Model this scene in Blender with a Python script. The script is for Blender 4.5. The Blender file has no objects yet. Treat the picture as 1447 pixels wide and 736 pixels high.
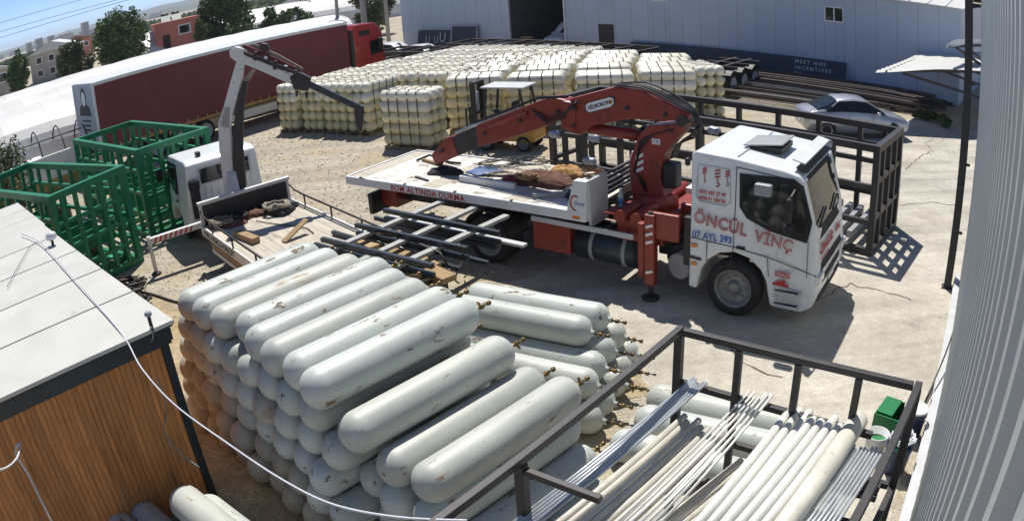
import bpy, math, random
from mathutils import Vector, Matrix, Euler

# ------------------------------------------------------------------ camera, sky, sun
SC = bpy.context.scene
COL = SC.collection
random.seed(7)
F, B, PIT, ROL, H = 1090.6, .1156, .3879, -.0703, 6.144      # lens in photo pixels, tilt, mounting height
IW, IH = 1447., 736.

def cam_axis(v):
    cr, sr, cp, sp = math.cos(ROL), math.sin(ROL), math.cos(PIT), math.sin(PIT)
    x, y, z = v
    x, z = x*cr - z*sr, x*sr + z*cr
    return Vector((x, y*cp + z*sp, -y*sp + z*cp))

cd = bpy.data.cameras.new('camera')
cam = bpy.data.objects.new('camera', cd)
COL.objects.link(cam)
SC.camera = cam
cam.location = (0, 0, H)
cd.type = 'PANO'
cd.panorama_type = 'FISHEYE_LENS_POLYNOMIAL'
cd.fisheye_fov = math.pi
cd.sensor_fit = 'HORIZONTAL'
cd.sensor_width = 36
cd.sensor_height = 36*IH/IW
_k = IW/36/F
cd.fisheye_polynomial_k0 = 0
cd.fisheye_polynomial_k1 = -_k
cd.fisheye_polynomial_k2 = 0
cd.fisheye_polynomial_k3 = -B*_k**3
cd.fisheye_polynomial_k4 = 0
cam.rotation_euler = Matrix((cam_axis((1, 0, 0)), cam_axis((0, 0, 1)), -cam_axis((0, 1, 0)))).transposed().to_euler()
cd.clip_end = 9000

SUN_EL, SUN_AZ = math.radians(60.5), math.radians(-1.5)      # azimuth from +Y towards +X
W = bpy.data.worlds.new('World')
SC.world = W
W.use_nodes = True
nt = W.node_tree
sky = nt.nodes.new('ShaderNodeTexSky')
sky.sky_type = 'NISHITA'
sky.sun_disc = False
sky.sun_elevation = SUN_EL
sky.sun_rotation = SUN_AZ
sky.air_density = .35
sky.dust_density = 0.
sky.ozone_density = 3.0
nt.links.new(sky.outputs[0], nt.nodes['Background'].inputs[0])
nt.nodes['Background'].inputs[1].default_value = .15
sl = bpy.data.lights.new('sun', 'SUN')
sl.energy = 5.0
sl.angle = math.radians(.53)
sl.color = (1, .955, .88)
so = bpy.data.objects.new('sun', sl)
COL.objects.link(so)
so.rotation_euler = Vector((math.sin(SUN_AZ)*math.cos(SUN_EL), math.cos(SUN_AZ)*math.cos(SUN_EL), math.sin(SUN_EL))).to_track_quat('Z', 'Y').to_euler()
vs = SC.view_settings
vs.view_transform = 'Standard'
vs.look = 'None'
vs.exposure = .15
vs.gamma = 1

# ------------------------------------------------------------------ helpers
def ray(px, py):
    x, y = (px-IW/2)/F, -(py-IH/2)/F
    r = math.hypot(x, y)+1e-12
    th = r*(1+B*r*r)
    return cam_axis((math.sin(th)*x/r, math.cos(th), math.sin(th)*y/r))

def G(px, py, z=0.):
    d = ray(px, py)
    t = (z-H)/d.z
    return Vector((d.x*t, d.y*t, z))

def on_plane(px, py, a, b):
    d = ray(px, py)
    n = Vector((-(b[1]-a[1]), b[0]-a[0]))
    t = (n.x*a[0]+n.y*a[1])/(n.x*d.x+n.y*d.y)
    return Vector((d.x*t, d.y*t, H+d.z*t))

def mat(n, c, r=.6, m=0., v=.10, s=3., bump=0., bs=40., dirt=None, da=.56, dw=.12, ds=2.5, rnd=0., coat=0., st=None, spec=.5, trans=0., alpha=1.):
    M = bpy.data.materials.new(n)
    M.use_nodes = True
    t = M.node_tree
    N, L = t.nodes, t.links
    p = N['Principled BSDF']
    tc = N.new('ShaderNodeTexCoord')
    oi = N.new('ShaderNodeObjectInfo')
    off = N.new('ShaderNodeVectorMath'); off.operation = 'MULTIPLY_ADD'
    cb = N.new('ShaderNodeCombineXYZ')
    for i in range(3): L.new(oi.outputs['Random'], cb.inputs[i])
    off.inputs[1].default_value = (37, 53, 71)
    L.new(cb.outputs[0], off.inputs[0]); L.new(tc.outputs['Object'], off.inputs[2])
    src = off.outputs[0]
    if st:
        mp = N.new('ShaderNodeMapping'); mp.inputs['Scale'].default_value = st
        L.new(src, mp.inputs[0]); src = mp.outputs[0]
    nz = N.new('ShaderNodeTexNoise'); nz.inputs['Scale'].default_value = s; nz.inputs['Detail'].default_value = 7; nz.inputs['Roughness'].default_value = .6
    L.new(src, nz.inputs['Vector'])
    mr = N.new('ShaderNodeMapRange'); mr.inputs[1].default_value = .3; mr.inputs[2].default_value = .7; mr.inputs[3].default_value = 1-v; mr.inputs[4].default_value = 1+v
    L.new(nz.outputs[0], mr.inputs[0])
    fac = mr.outputs[0]
    if rnd:
        m2 = N.new('ShaderNodeMapRange'); m2.inputs[3].default_value = 1-rnd; m2.inputs[4].default_value = 1+rnd
        L.new(oi.outputs['Random'], m2.inputs[0])
        mm = N.new('ShaderNodeMath'); mm.operation = 'MULTIPLY'; L.new(fac, mm.inputs[0]); L.new(m2.outputs[0], mm.inputs[1]); fac = mm.outputs[0]
    sc = N.new('ShaderNodeVectorMath'); sc.operation = 'SCALE'; sc.inputs[0].default_value = c
    L.new(fac, sc.inputs['Scale'])
    colr = sc.outputs[0]
    rough = None
    if dirt:
        n2 = N.new('ShaderNodeTexNoise'); n2.inputs['Scale'].default_value = ds; n2.inputs['Detail'].default_value = 9; n2.inputs['Roughness'].default_value = .68
        L.new(src, n2.inputs['Vector'])
        r2 = N.new('ShaderNodeMapRange'); r2.inputs[1].default_value = da; r2.inputs[2].default_value = da+dw
        L.new(n2.outputs[0], r2.inputs[0])
        mx = N.new('ShaderNodeMix'); mx.data_type = 'RGBA'
        L.new(r2.outputs[0], mx.inputs[0]); L.new(colr, mx.inputs[6]); mx.inputs[7].default_value = (*dirt, 1)
        colr = mx.outputs[2]
        rr = N.new('ShaderNodeMapRange'); rr.inputs[3].default_value = r; rr.inputs[4].default_value = max(r, .85)
        L.new(r2.outputs[0], rr.inputs[0]); L.new(rr.outputs[0], p.inputs['Roughness'])
    else:
        p.inputs['Roughness'].default_value = r
    L.new(colr, p.inputs['Base Color'])
    p.inputs['Metallic'].default_value = m
    p.inputs['Specular IOR Level'].default_value = spec
    if coat:
        p.inputs['Coat Weight'].default_value = coat
        p.inputs['Coat Roughness'].default_value = .08
    if trans: p.inputs['Transmission Weight'].default_value = trans
    if alpha < 1: p.inputs['Alpha'].default_value = alpha
    if bump:
        bn = N.new('ShaderNodeTexNoise'); bn.inputs['Scale'].default_value = bs; bn.inputs['Detail'].default_value = 5
        L.new(src, bn.inputs['Vector'])
        bp = N.new('ShaderNodeBump'); bp.inputs['Strength'].default_value = bump; bp.inputs['Distance'].default_value = .02
        L.new(bn.outputs[0], bp.inputs['Height']); L.new(bp.outputs[0], p.inputs['Normal'])
    return M

RUST = (.16, .07, .03)
DUST = (.33, .27, .19)
m_white = mat('white paint', (.74, .76, .76), .35, v=.05, dirt=(.40, .37, .32), da=.58, dw=.22, ds=1.6, coat=.3)
m_offwhite = mat('worn white paint', (.66, .67, .66), .5, v=.1, dirt=(.22, .17, .12), da=.6, ds=4)
m_red = mat('crane red', (.25, .027, .016), .42, v=.14, dirt=(.09, .03, .02), da=.575, ds=4, coat=.1)
m_redtruck = mat('tractor red', (.36, .022, .014), .3, v=.06, coat=.5)
m_curtain = mat('maroon curtain', (.145, .022, .026), .55, v=.12, s=.9, bump=.25, bs=3)
m_black = mat('black rubber', (.018, .018, .019), .8, v=.3, dirt=(.09, .08, .07), da=.58, ds=6)
m_dark = mat('dark steel', (.030, .028, .028), .55, v=.3, s=6, dirt=(.10, .06, .04), da=.62, ds=7)
m_frame = mat('primer black steel', (.030, .027, .028), .5, v=.3, s=5, dirt=(.10, .065, .05), da=.63, ds=5)
m_tube = mat('blue black tube', (.035, .045, .055), .35, m=.3, v=.2, s=6)
m_grey = mat('grey paint', (.30, .31, .32), .5, v=.12)
m_lgrey = mat('light grey', (.52, .53, .54), .5, v=.1)
m_alu = mat('bare metal', (.5, .5, .5), .35, m=.9, v=.1)
m_rim = mat('rim grey', (.22, .225, .23), .5, m=.35, v=.2, dirt=(.08, .07, .06), da=.6, ds=9)
m_glass = mat('dark glass', (.012, .015, .016), .06, v=0, spec=.6)
m_wind = mat('windscreen glass', (.025, .034, .032), .04, v=.5, s=4, spec=.6)
m_ply = mat('bed decking', (.50, .455, .375), .8, v=.22, s=2.2, dirt=(.17, .13, .09), da=.6, ds=3, st=(.5, 3, 1), bump=.3)
m_deckwhite = mat('white deck plate', (.66, .64, .58), .7, v=.2, s=2, dirt=(.22, .18, .13), da=.56, ds=2.6, bump=.3)
m_wood = mat('bare timber', (.33, .22, .11), .8, v=.3, s=3, st=(1, 8, 8))
m_pallet = mat('pallet wood', (.36, .25, .13), .85, v=.3, s=4, rnd=.25)
m_plank = mat('stained cladding', (.52, .215, .066), .62, v=.34, s=2.4, st=(6, 6, .6), rnd=.16, dirt=(.22, .10, .03), da=.57, ds=1.4, bump=.3, bs=20)
m_green = mat('green primer', (.007, .19, .078), .42, v=.2, s=3, dirt=(.02, .30, .15), da=.66, ds=4)
m_cyl = mat('pale cylinder paint', (.50, .53, .495), .47, v=.12, s=2.6, rnd=.08, dirt=(.20, .15, .10), da=.595, dw=.05, ds=5.5, st=(.55, 1.3, 1.3), bump=.08, bs=9)
m_cylold = mat('dusty cylinder paint', (.38, .36, .31), .6, v=.2, s=3, rnd=.12, dirt=(.27, .18, .10), da=.52, dw=.2, ds=3)
m_wrap = mat('cream cylinder in film', (.72, .66, .42), .34, v=.2, s=4, rnd=.12, dirt=(.62, .42, .12), da=.58, dw=.2, ds=2.4, bump=.5, bs=7)
m_filmglare = mat('stretch film with glare', (.80, .77, .64), .25, v=.1, s=3, rnd=.1, bump=.7, bs=9)  # film on the upper cylinders, whitened by glare put into the colour
m_strap = mat('dark strap', (.10, .09, .06), .6)
m_brass = mat('brass valve', (.20, .14, .06), .4, m=.7, v=.4, s=30, dirt=(.04, .03, .03), da=.5, ds=20)
m_wall = mat('blue grey sandwich panel', (.45, .51, .61), .5, v=.04, s=.8, rnd=.035)
m_roofpale = mat('pale roof sheet', (.60, .60, .57), .5, v=.08)
m_shedroof = mat('pale roof panel', (.55, .545, .50), .5, v=.08, s=1.5, rnd=.03, dirt=(.36, .33, .27), da=.64, ds=2.2)
m_sheet = mat('galvanised corrugated sheet', (.40, .44, .45), .42, m=.1, v=.06, s=1, dirt=(.34, .36, .36), da=.62, ds=1.5)
m_ghouse = mat('milky greenhouse film', (.66, .65, .63), .45, v=.07, s=.5, bump=.3, bs=1.5, dirt=(.5, .46, .42), da=.6, ds=.4)
m_pink = mat('pink render', (.55, .20, .15), .85, v=.1, s=.5)
m_beige = mat('beige render', (.42, .39, .33), .85, v=.12, s=.6)
m_tile = mat('clay roof', (.34, .15, .09), .85, v=.2, s=1)
m_leaf = mat('leaf green', (.070, .115, .034), .75, v=.5, s=.9, rnd=.12, spec=.2)
m_leaf2 = mat('olive leaf', (.10, .115, .045), .75, v=.5, s=.8, spec=.2)
m_bark = mat('bark', (.10, .075, .05), .9, v=.3)
m_redtxt = mat('red lettering', (.45, .02, .02), .5, v=.08)
m_bluetxt = mat('blue lettering', (.02, .10, .42), .5, v=.08)
m_whitetxt = mat('white lettering', (.8, .8, .8), .5, v=.03)
m_blacktxt = mat('black print', (.02, .02, .02), .6, v=.1)
m_yellow = mat('forklift yellow', (.42, .235, .035), .45, v=.15, dirt=(.16, .09, .03), da=.6, ds=4)
m_silver = mat('silver car paint', (.40, .42, .45), .3, m=.4, v=.04, coat=.6)
m_carwhite = mat('white car paint', (.72, .73, .74), .3, v=.03, coat=.6)
m_orange = mat('orange lamp', (.75, .22, .02), .3, v=.05)
m_lamp = mat('headlamp', (.7, .72, .72), .1, v=.1, spec=.8)
m_rope = mat('dirty rope', (.30, .26, .20), .9, v=.4, s=20)
m_ropeblk = mat('black hose', (.02, .018, .02), .45, v=.3)
m_cloth = mat('brown cloth', (.13, .06, .04), .9, v=.5, s=6)
m_clothtan = mat('tan cloth', (.38, .22, .08), .9, v=.5, s=6)
m_bluetarp = mat('blue tarp', (.06, .12, .28), .6, v=.4, s=8)
m_bottle = mat('clear bottle', (.65, .75, .82), .1, v=.1, trans=.6)
m_bluelabel = mat('blue label', (.03, .18, .55), .4)
m_bucket = mat('navy bucket', (.03, .045, .10), .4, v=.2, dirt=(.3, .3, .3), da=.65, ds=6)
m_lid = mat('white plastic', (.66, .68, .68), .4, v=.1, dirt=(.35, .3, .24), da=.6, ds=8)
m_crate = mat('green plastic', (.008, .17, .05), .4, v=.15)
m_pvc = mat('white pipe', (.70, .70, .66), .4, v=.1, s=4, rnd=.06, dirt=(.35, .28, .2), da=.62, ds=5)
m_beigepipe = mat('cream pipe', (.60, .575, .51), .45, v=.14, s=4, rnd=.08, dirt=(.30, .24, .17), da=.6, ds=5)
m_galv = mat('galvanised rod', (.50, .53, .56), .4, m=.35, v=.2, s=5, rnd=.1)
m_tape = mat('pale blue film wrap', (.36, .40, .47), .3, v=.3, s=9, bump=.6, bs=20)
m_sign = mat('navy sign board', (.028, .04, .065), .5, v=.2)
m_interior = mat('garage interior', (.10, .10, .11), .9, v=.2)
m_cablewhite = mat('white cable', (.62, .62, .66), .5, v=.05)
m_cablegrey = mat('grey green cable', (.22, .28, .27), .6, v=.1)
m_pole = mat('concrete pole', (.30, .29, .27), .9, v=.15)
m_hill = mat('scrub hill', (.10, .12, .09), .95, v=.35, s=.02)
m_city = mat('city block', (.42, .41, .40), .9, v=.1)
m_stone = mat('gravel stone', (.42, .385, .32), .9, v=.4, s=3)
m_yelwall = mat('yellow stained wall', (.38, .27, .08), .85, v=.3, s=2, st=(3, 3, .6))
m_printgrey = mat('poster grey', (.36, .41, .46), .5, v=.05)
m_stripe = mat('stripe red', (.50, .05, .03), .5, v=.1)
m_seat = mat('seat grey', (.12, .13, .13), .7)

class MB:
    def __init__(s):
        s.v, s.f, s.sm = [], [], []
    def quad(s, a, b, c, d, sm=False):
        i = len(s.v); s.v += [tuple(a), tuple(b), tuple(c), tuple(d)]; s.f.append((i, i+1, i+2, i+3)); s.sm.append(sm); return s
    def box(s, c, d, rz=0., R=None):
        M = R if R is not None else Matrix.Rotation(rz, 3, 'Z')
        i = len(s.v); c = Vector(c)
        for x in (-1, 1):
            for y in (-1, 1):
                for z in (-1, 1):
                    s.v.append(tuple(c + M @ Vector((x*d[0]/2, y*d[1]/2, z*d[2]/2))))
        for q in ((0, 1, 3, 2), (4, 6, 7, 5), (0, 4, 5, 1), (2, 3, 7, 6), (0, 2, 6, 4), (1, 5, 7, 3)):
            s.f.append(tuple(i+k for k in q)); s.sm.append(False)
        return s
    def beam(s, a, b, w, h, up=(0, 0, 1)):
        a, b = Vector(a), Vector(b)
        x = (b-a).normalized(); u = Vector(up)
        if abs(x.dot(u)) > .98: u = Vector((1, 0, 0)) if abs(x.x) < .9 else Vector((0, 1, 0))
        y = u.cross(x).normalized(); z = x.cross(y)
        return s.box((a+b)/2, ((b-a).length, w, h), R=Matrix((x, y, z)).transposed())
    def lathe(s, a, axis, prof, n=16, sm=True, cap=True):
        a = Vector(a); x = Vector(axis).normalized()
        u = Vector((0, 0, 1)) if abs(x.z) < .9 else Vector((1, 0, 0))
        y = u.cross(x).normalized(); z = x.cross(y)
        i = len(s.v)
        for t, r in prof:
            for k in range(n):
                an = 2*math.pi*k/n
                s.v.append(tuple(a + x*t + (y*math.cos(an)+z*math.sin(an))*r))
        for j in range(len(prof)-1):
            for k in range(n):
                s.f.append((i+j*n+k, i+j*n+(k+1) % n, i+(j+1)*n+(k+1) % n, i+(j+1)*n+k)); s.sm.append(sm)
        if cap:
            s.f.append(tuple(i+k for k in reversed(range(n)))); s.sm.append(False)
            j = (len(prof)-1)*n
            s.f.append(tuple(i+j+k for k in range(n))); s.sm.append(False)
        return s
    def tube(s, a, b, r, n=10, r2=None):
        a, b = Vector(a), Vector(b)
        return s.lathe(a, b-a, [(0, r), ((b-a).length, r if r2 is None else r2)], n)
    def pipe(s, a, b, r, n=10, t=.004):
        a, b = Vector(a), Vector(b); Ln = (b-a).length; k = max(r-t*2, r*.6)
        return s.lathe(a, b-a, [(.06, k), (0, k), (0, r), (Ln, r), (Ln, k), (Ln-.06, k)], n)
    def path(s, pts, r, n=6):
        pts = [Vector(p) for p in pts]; i = len(s.v); m = len(pts)
        for j, p in enumerate(pts):
            x = (pts[min(j+1, m-1)]-pts[max(j-1, 0)]).normalized()
            u = Vector((0, 0, 1)) if abs(x.z) < .95 else Vector((1, 0, 0))
            y = u.cross(x).normalized(); z = x.cross(y)
            for k in range(n):
                an = 2*math.pi*k/n; s.v.append(tuple(p+(y*math.cos(an)+z*math.sin(an))*r))
        for j in range(m-1):
            for k in range(n):
                s.f.append((i+j*n+k, i+j*n+(k+1) % n, i+(j+1)*n+(k+1) % n, i+(j+1)*n+k)); s.sm.append(True)
        s.f.append(tuple(i+k for k in reversed(range(n)))); s.sm.append(False)
        s.f.append(tuple(i+(m-1)*n+k for k in range(n))); s.sm.append(False)
        return s
    def prism(s, poly, y0, y1, mp=None):
        """polygon of (x,z) extruded from y0 to y1; mp maps (x,y,z) -> point"""
        mp = mp or (lambda x, y, z: (x, y, z))
        i = len(s.v); n = len(poly)
        s.v += [tuple(mp(x, y0, z)) for x, z in poly] + [tuple(mp(x, y1, z)) for x, z in poly]
        s.f.append(tuple(range(i, i+n))); s.sm.append(False)
        s.f.append(tuple(i+n+k for k in reversed(range(n)))); s.sm.append(False)
        for k in range(n):
            s.f.append((i+(k+1) % n, i+k, i+n+k, i+n+(k+1) % n)); s.sm.append(False)
        return s
    def mesh(s, name, m):
        me = bpy.data.meshes.new(name)
        me.from_pydata(s.v, [], s.f)
        me.polygons.foreach_set('use_smooth', s.sm)
        me.materials.append(m)
        me.update()
        return me
    def build(s, name, m, parent=None, bevel=0., seg=2, fix=False):
        o = bpy.data.objects.new(name, s.mesh(name, m)); COL.objects.link(o); o.parent = parent
        if fix:
            import bmesh
            bm = bmesh.new(); bm.from_mesh(o.data); bmesh.ops.recalc_face_normals(bm, faces=bm.faces); bm.to_mesh(o.data); bm.free()
        if bevel:
            b = o.modifiers.new('b', 'BEVEL'); b.width = bevel; b.segments = seg; b.limit_method = 'ANGLE'; b.angle_limit = math.radians(25); b.harden_normals = False
        return o

def tag(o, label=None, cat=None, group=None, kind=None):
    if label: o['label'] = label
    if cat: o['category'] = cat
    if group: o['group'] = group
    if kind: o['kind'] = kind
    return o

def thing(name, label, cat, loc=(0, 0, 0), rz=0., group=None):
    o = bpy.data.objects.new(name, None); COL.objects.link(o)
    o.location = loc; o.rotation_euler = (0, 0, rz)
    o.empty_display_size = .2
    return tag(o, label, cat, group)

def copy_tree(o, parent=None):
    c = o.copy(); COL.objects.link(c); c.parent = parent
    for ch in [x for x in KIDS(o)]: copy_tree(ch, c)
    return c
def KIDS(o): return list(o.children)

def inst(name, me, parent, loc=(0, 0, 0), rot=(0, 0, 0), scale=None):
    o = bpy.data.objects.new(name, me); COL.objects.link(o); o.parent = parent
    o.location = loc; o.rotation_euler = rot
    if scale: o.scale = scale
    return o

def text(body, parent, loc, rot, size, m, name='lettering', ext=.002, offset=0., align='LEFT', spacing=1., sx=1., shear=0., outline=0.):
    cu = bpy.data.curves.new(name, 'FONT'); cu.body = body; cu.size = size; cu.extrude = ext; cu.offset = offset
    cu.align_x = align; cu.space_character = spacing; cu.shear = shear; cu.resolution_u = 3
    cu.materials.append(m)
    if outline: cu.fill_mode = 'NONE'; cu.extrude = 0; cu.bevel_depth = outline; cu.bevel_resolution = 1; cu.offset = 0
    t = bpy.data.objects.new(name, cu); COL.objects.link(t)
    bpy.context.view_layer.update()
    me = bpy.data.meshes.new_from_object(t.evaluated_get(bpy.context.evaluated_depsgraph_get()))
    bpy.data.objects.remove(t)
    if not me.materials: me.materials.append(m)
    o = bpy.data.objects.new(name, me); COL.objects.link(o); o.parent = parent
    o.location = loc; o.rotation_euler = rot; o.scale = (sx, 1, 1)
    o['kind'] = 'stuff'
    return o

SIDE = (math.pi/2, 0, 0)
PI = math.pi

def wheel(parent, x, y, z, r, w, out=-1, hub=.5, n=32, name='wheel', rimmat=None):
    """tyre with its rim; axis along local y, outer face towards out"""
    o = MB()
    h = w/2
    prof = [(-h*.55, r*.60), (-h*.92, r*.68), (-h, r*.80), (-h*.93, r*.93), (-h*.72, r*.985), (-h*.3, r), (h*.3, r), (h*.72, r*.985), (h*.93, r*.93), (h, r*.80), (h*.92, r*.68), (h*.55, r*.60)]
    o.lathe((0, 0, 0), (0, 1, 0), prof, n, cap=False)
    t = o.build(name, m_black, parent); t.location = (x, y, z)
    q = MB()
    f = out*h
    q.lathe((0, 0, 0), (0, out, 0), [(h*.93, r*.67), (h*.88, r*.60), (h*.5, r*.57), (h*.30, r*.50), (h*.22, r*.30), (h*.30, r*.22), (h*.66, r*.20), (h*.72, r*.13), (h*.74, .001)], n, cap=False)
    for k in range(8):
        a = 2*PI*k/8
        q.tube((math.cos(a)*r*.38, out*h*.2, math.sin(a)*r*.38), (math.cos(a)*r*.38, out*h*.42, math.sin(a)*r*.38), r*.04, 6)
    q.build('rim', rimmat or m_rim, t)
    return t

# ------------------------------------------------------------------ ground
def ground_material(n, base, var, specks, patch, pcol, bump):
    M = bpy.data.materials.new(n); M.use_nodes = True
    t = M.node_tree; N, L = t.nodes, t.links
    p = N['Principled BSDF']; p.inputs['Roughness'].default_value = .92; p.inputs['Specular IOR Level'].default_value = .2
    tc = N.new('ShaderNodeTexCoord'); src = tc.outputs['Object']
    def noise(s, d=8, r=.62):
        q = N.new('ShaderNodeTexNoise'); q.inputs['Scale'].default_value = s; q.inputs['Detail'].default_value = d; q.inputs['Roughness'].default_value = r; L.new(src, q.inputs['Vector']); return q.outputs[0]
    def mr(i, a, b, c, d):
        q = N.new('ShaderNodeMapRange'); q.inputs[1].default_value = a; q.inputs[2].default_value = b; q.inputs[3].default_value = c; q.inputs[4].default_value = d; L.new(i, q.inputs[0]); return q.outputs[0]
    def mul(a, b):
        q = N.new('ShaderNodeMath'); q.operation = 'MULTIPLY'; L.new(a, q.inputs[0]); L.new(b, q.inputs[1]); return q.outputs[0]
    f = mul(mr(noise(.35), .3, .7, 1-var, 1+var), mr(noise(5.5, 6), .3, .7, 1-specks, 1+specks))
    f = mul(f, mr(noise(26, 3, .5), .3, .7, 1-specks, 1+specks))
    f = mul(f, mr(noise(.9, 10, .7), .58, .70, 1., .74))                  # oil and damp stains
    mp = N.new('ShaderNodeMapping'); mp.inputs['Rotation'].default_value = (0, 0, .72); mp.inputs['Scale'].default_value = (.10, 2.2, 1); L.new(src, mp.inputs[0])
    tr_ = N.new('ShaderNodeTexNoise'); tr_.inputs['Scale'].default_value = 1.; tr_.inputs['Detail'].default_value = 5; L.new(mp.outputs[0], tr_.inputs['Vector'])
    f = mul(f, mr(tr_.outputs[0], .42, .66, 1.06, .84))                   # tyre scuffing along the lorry's way
    sc = N.new('ShaderNodeVectorMath'); sc.operation = 'SCALE'; sc.inputs[0].default_value = base; L.new(f, sc.inputs['Scale'])
    mx = N.new('ShaderNodeMix'); mx.data_type = 'RGBA'
    L.new(mr(noise(patch, 9, .66), .5, .68, 0, .85), mx.inputs[0]); L.new(sc.outputs[0], mx.inputs[6]); mx.inputs[7].default_value = (*pcol, 1)
    L.new(mx.outputs[2], p.inputs['Base Color'])
    bp = N.new('ShaderNodeBump'); bp.inputs['Strength'].default_value = bump; bp.inputs['Distance'].default_value = .03
    L.new(noise(22, 6), bp.inputs['Height']); L.new(bp.outputs[0], p.inputs['Normal'])
    return M
m_ground = ground_material('gravelly earth', (.42, .375, .30), .16, .24, .33, (.43, .34, .21), .9)
m_conc = ground_material('worn concrete', (.49, .455, .39), .22, .13, .6, (.37, .335, .275), .5)
m_sand = ground_material('ochre sand', (.42, .345, .225), .2, .25, .8, (.42, .30, .14), .9)

g = MB(); Z0 = 2600
n = 26
xs = [-Z0, -900, -400, -200, -100, -60, -30, -15, 0, 15, 30, 60, 100, 200, 400, 900, Z0]
for a, b in zip(xs, xs[1:]):
    for c, d in zip(xs, xs[1:]):
        g.quad((a, c, 0), (b, c, 0), (b, d, 0), (a, d, 0))
tag(g.build('ground', m_ground), kind='structure')

def ragged(pts, step=.35, amp=.12, seed=1):
    rnd = random.Random(seed); out = []
    for (x0, y0), (x1, y1) in zip(pts, pts[1:]+pts[:1]):
        k = max(1, int(math.hypot(x1-x0, y1-y0)/step))
        for j in range(k):
            t = j/k; out.append((x0+(x1-x0)*t+rnd.uniform(-amp, amp), y0+(y1-y0)*t+rnd.uniform(-amp, amp)))
    return out
def flat(name, pts, z, m, kind='structure'):
    q = MB(); q.v = [(x, y, z) for x, y in pts]; q.f = [tuple(range(len(pts)))]; q.sm = [False]
    return tag(q.build(name, m), kind=kind)
flat('pavement', ragged([(-.3, 4), (4.2, 5.8), (9.0, 11.6), (16, 20.2), (20, 25), (17.5, 27.5), (12.5, 26.6), (9.0, 22.0), (6.2, 20.5), (3.0, 17.5), (1.2, 15), (-.2, 13.6), (-.9, 12.4), (.6, 11.4), (1.9, 10.2), (1.2, 8)], .35, .11, 3), .004, m_conc)
flat('sandy_path', ragged([(-9.2, 15.2), (-6.6, 13.4), (-4.9, 12.2), (-3.0, 12.4), (-1.2, 12.6), (.2, 12.0), (.7, 11.3), (1.7, 10.5), (2.1, 9.4), (.5, 9.0), (-2.5, 8.0), (-2.2, 5.6), (-4.2, 5.8), (-6.2, 10.0), (-8.6, 13.4)], .3, .13, 5), .006, m_sand)
# cracks in the slab
def crack(pts, seed, w=.022):
    rnd = random.Random(seed); q = MB(); P = []
    for a, b in zip(pts, pts[1:]):
        k = max(2, int((b-a).length/.16))
        for j in range(k):
            P.append(a.lerp(b, j/k)+Vector((rnd.uniform(-.07, .07), rnd.uniform(-.07, .07), 0)))
    for a, b in zip(P, P[1:]):
        d = (b-a).normalized(); nn = Vector((-d.y, d.x, 0))*w*rnd.uniform(.3, 1)
        q.quad(a-nn, b-nn, b+nn, a+nn)
    for i, v in enumerate(q.v): q.v[i] = (v[0], v[1], .0085)
    return q
m_crack = mat('crack dirt', (.13, .11, .085), .95)
for i, pp in enumerate([[(1278, 240), (1300, 222), (1318, 212), (1308, 203), (1325, 190)], [(1330, 172), (1345, 188), (1328, 200)], [(1270, 290), (1310, 286), (1362, 290)], [(1120, 440), (1200, 400), (1235, 410), (1300, 425)], [(1005, 470), (1060, 520), (1120, 540)]]):
    tag(crack([G(*p, .0085) for p in pp], i).build('pavement_crack', m_crack), kind='structure')

# loose stones on the open gravel: nobody could count them
rs = random.Random(11); q = MB()
def stone(c, r):
    i = len(q.v)
    for d in ((1, 0, 0), (-1, 0, 0), (0, 1, 0), (0, -1, 0), (0, 0, .8), (0, 0, -.3)):
        s_ = rs.uniform(.6, 1.3)*r; q.v.append((c[0]+d[0]*s_, c[1]+d[1]*s_, c[2]+d[2]*s_))
    for a, b, c_ in ((0, 2, 4), (2, 1, 4), (1, 3, 4), (3, 0, 4), (2, 0, 5), (1, 2, 5), (3, 1, 5), (0, 3, 5)):
        q.f.append((i+a, i+b, i+c_)); q.sm.append(False)
for k in range(9000):
    x = rs.uniform(-11, 4); y = rs.uniform(13, 33)
    if x > 0 and y < 20: continue
    stone((x, y, .004), rs.choice([.012, .018, .018, .026, .04]))
for k in range(2500):
    stone((rs.uniform(-9, 2), rs.uniform(6, 14), .006), rs.choice([.008, .012, .02]))
for k in range(1500):
    stone((rs.uniform(4, 20), rs.uniform(20, 34), .006), rs.choice([.015, .02, .03]))
tag(q.build('gravel', m_stone), kind='stuff')

# ------------------------------------------------------------------ warehouse at the back
WA = Vector((22.0, 30.67, 0)); WU = Vector((-.722, .692, 0)); WYAW = math.atan2(.692, -.722)   # x along the wall from its right corner
wh = thing('warehouse', 'long blue grey panel warehouse with open garage doorway and pale sheet roof', 'warehouse', WA, WYAW)
# local: x to the left corner, y towards the back is negative
EAVE = 4.75
openings = [(24.53, 29.17, 0, 4.6), (20.85, 21.98, 0, 2.24)]
windows = [(6.4, 7.5, 3.3, 4.1), (17.0, 18.1, 3.75, 4.5)]
pw = 1.15; x = 0.; edges = []
while x < 40.2: edges.append(x); x += pw
cuts = sorted(set([round(e, 3) for e in edges] + [o[0] for o in openings+windows] + [o[1] for o in openings+windows] + [40.3]))
for a, b in zip(cuts, cuts[1:]):
    if b-a < .02: continue
    mid = (a+b)/2; zs = [(0., EAVE)]
    for o0, o1, z0, z1 in openings+windows:
        if o0 < mid < o1:
            nz = []
            for s0, s1 in zs:
                if z0 > s0: nz.append((s0, z0))
                if z1 < s1: nz.append((z1, s1))
            zs = nz
    for s0, s1 in zs:
        MB().box(((a+b)/2, -.06, (s0+s1)/2), (b-a-.014, .12, s1-s0)).build('panel', m_wall, wh)
core = MB()                                                   # the dark shell behind: floor-to-eave side walls, back of the garage bay
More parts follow.
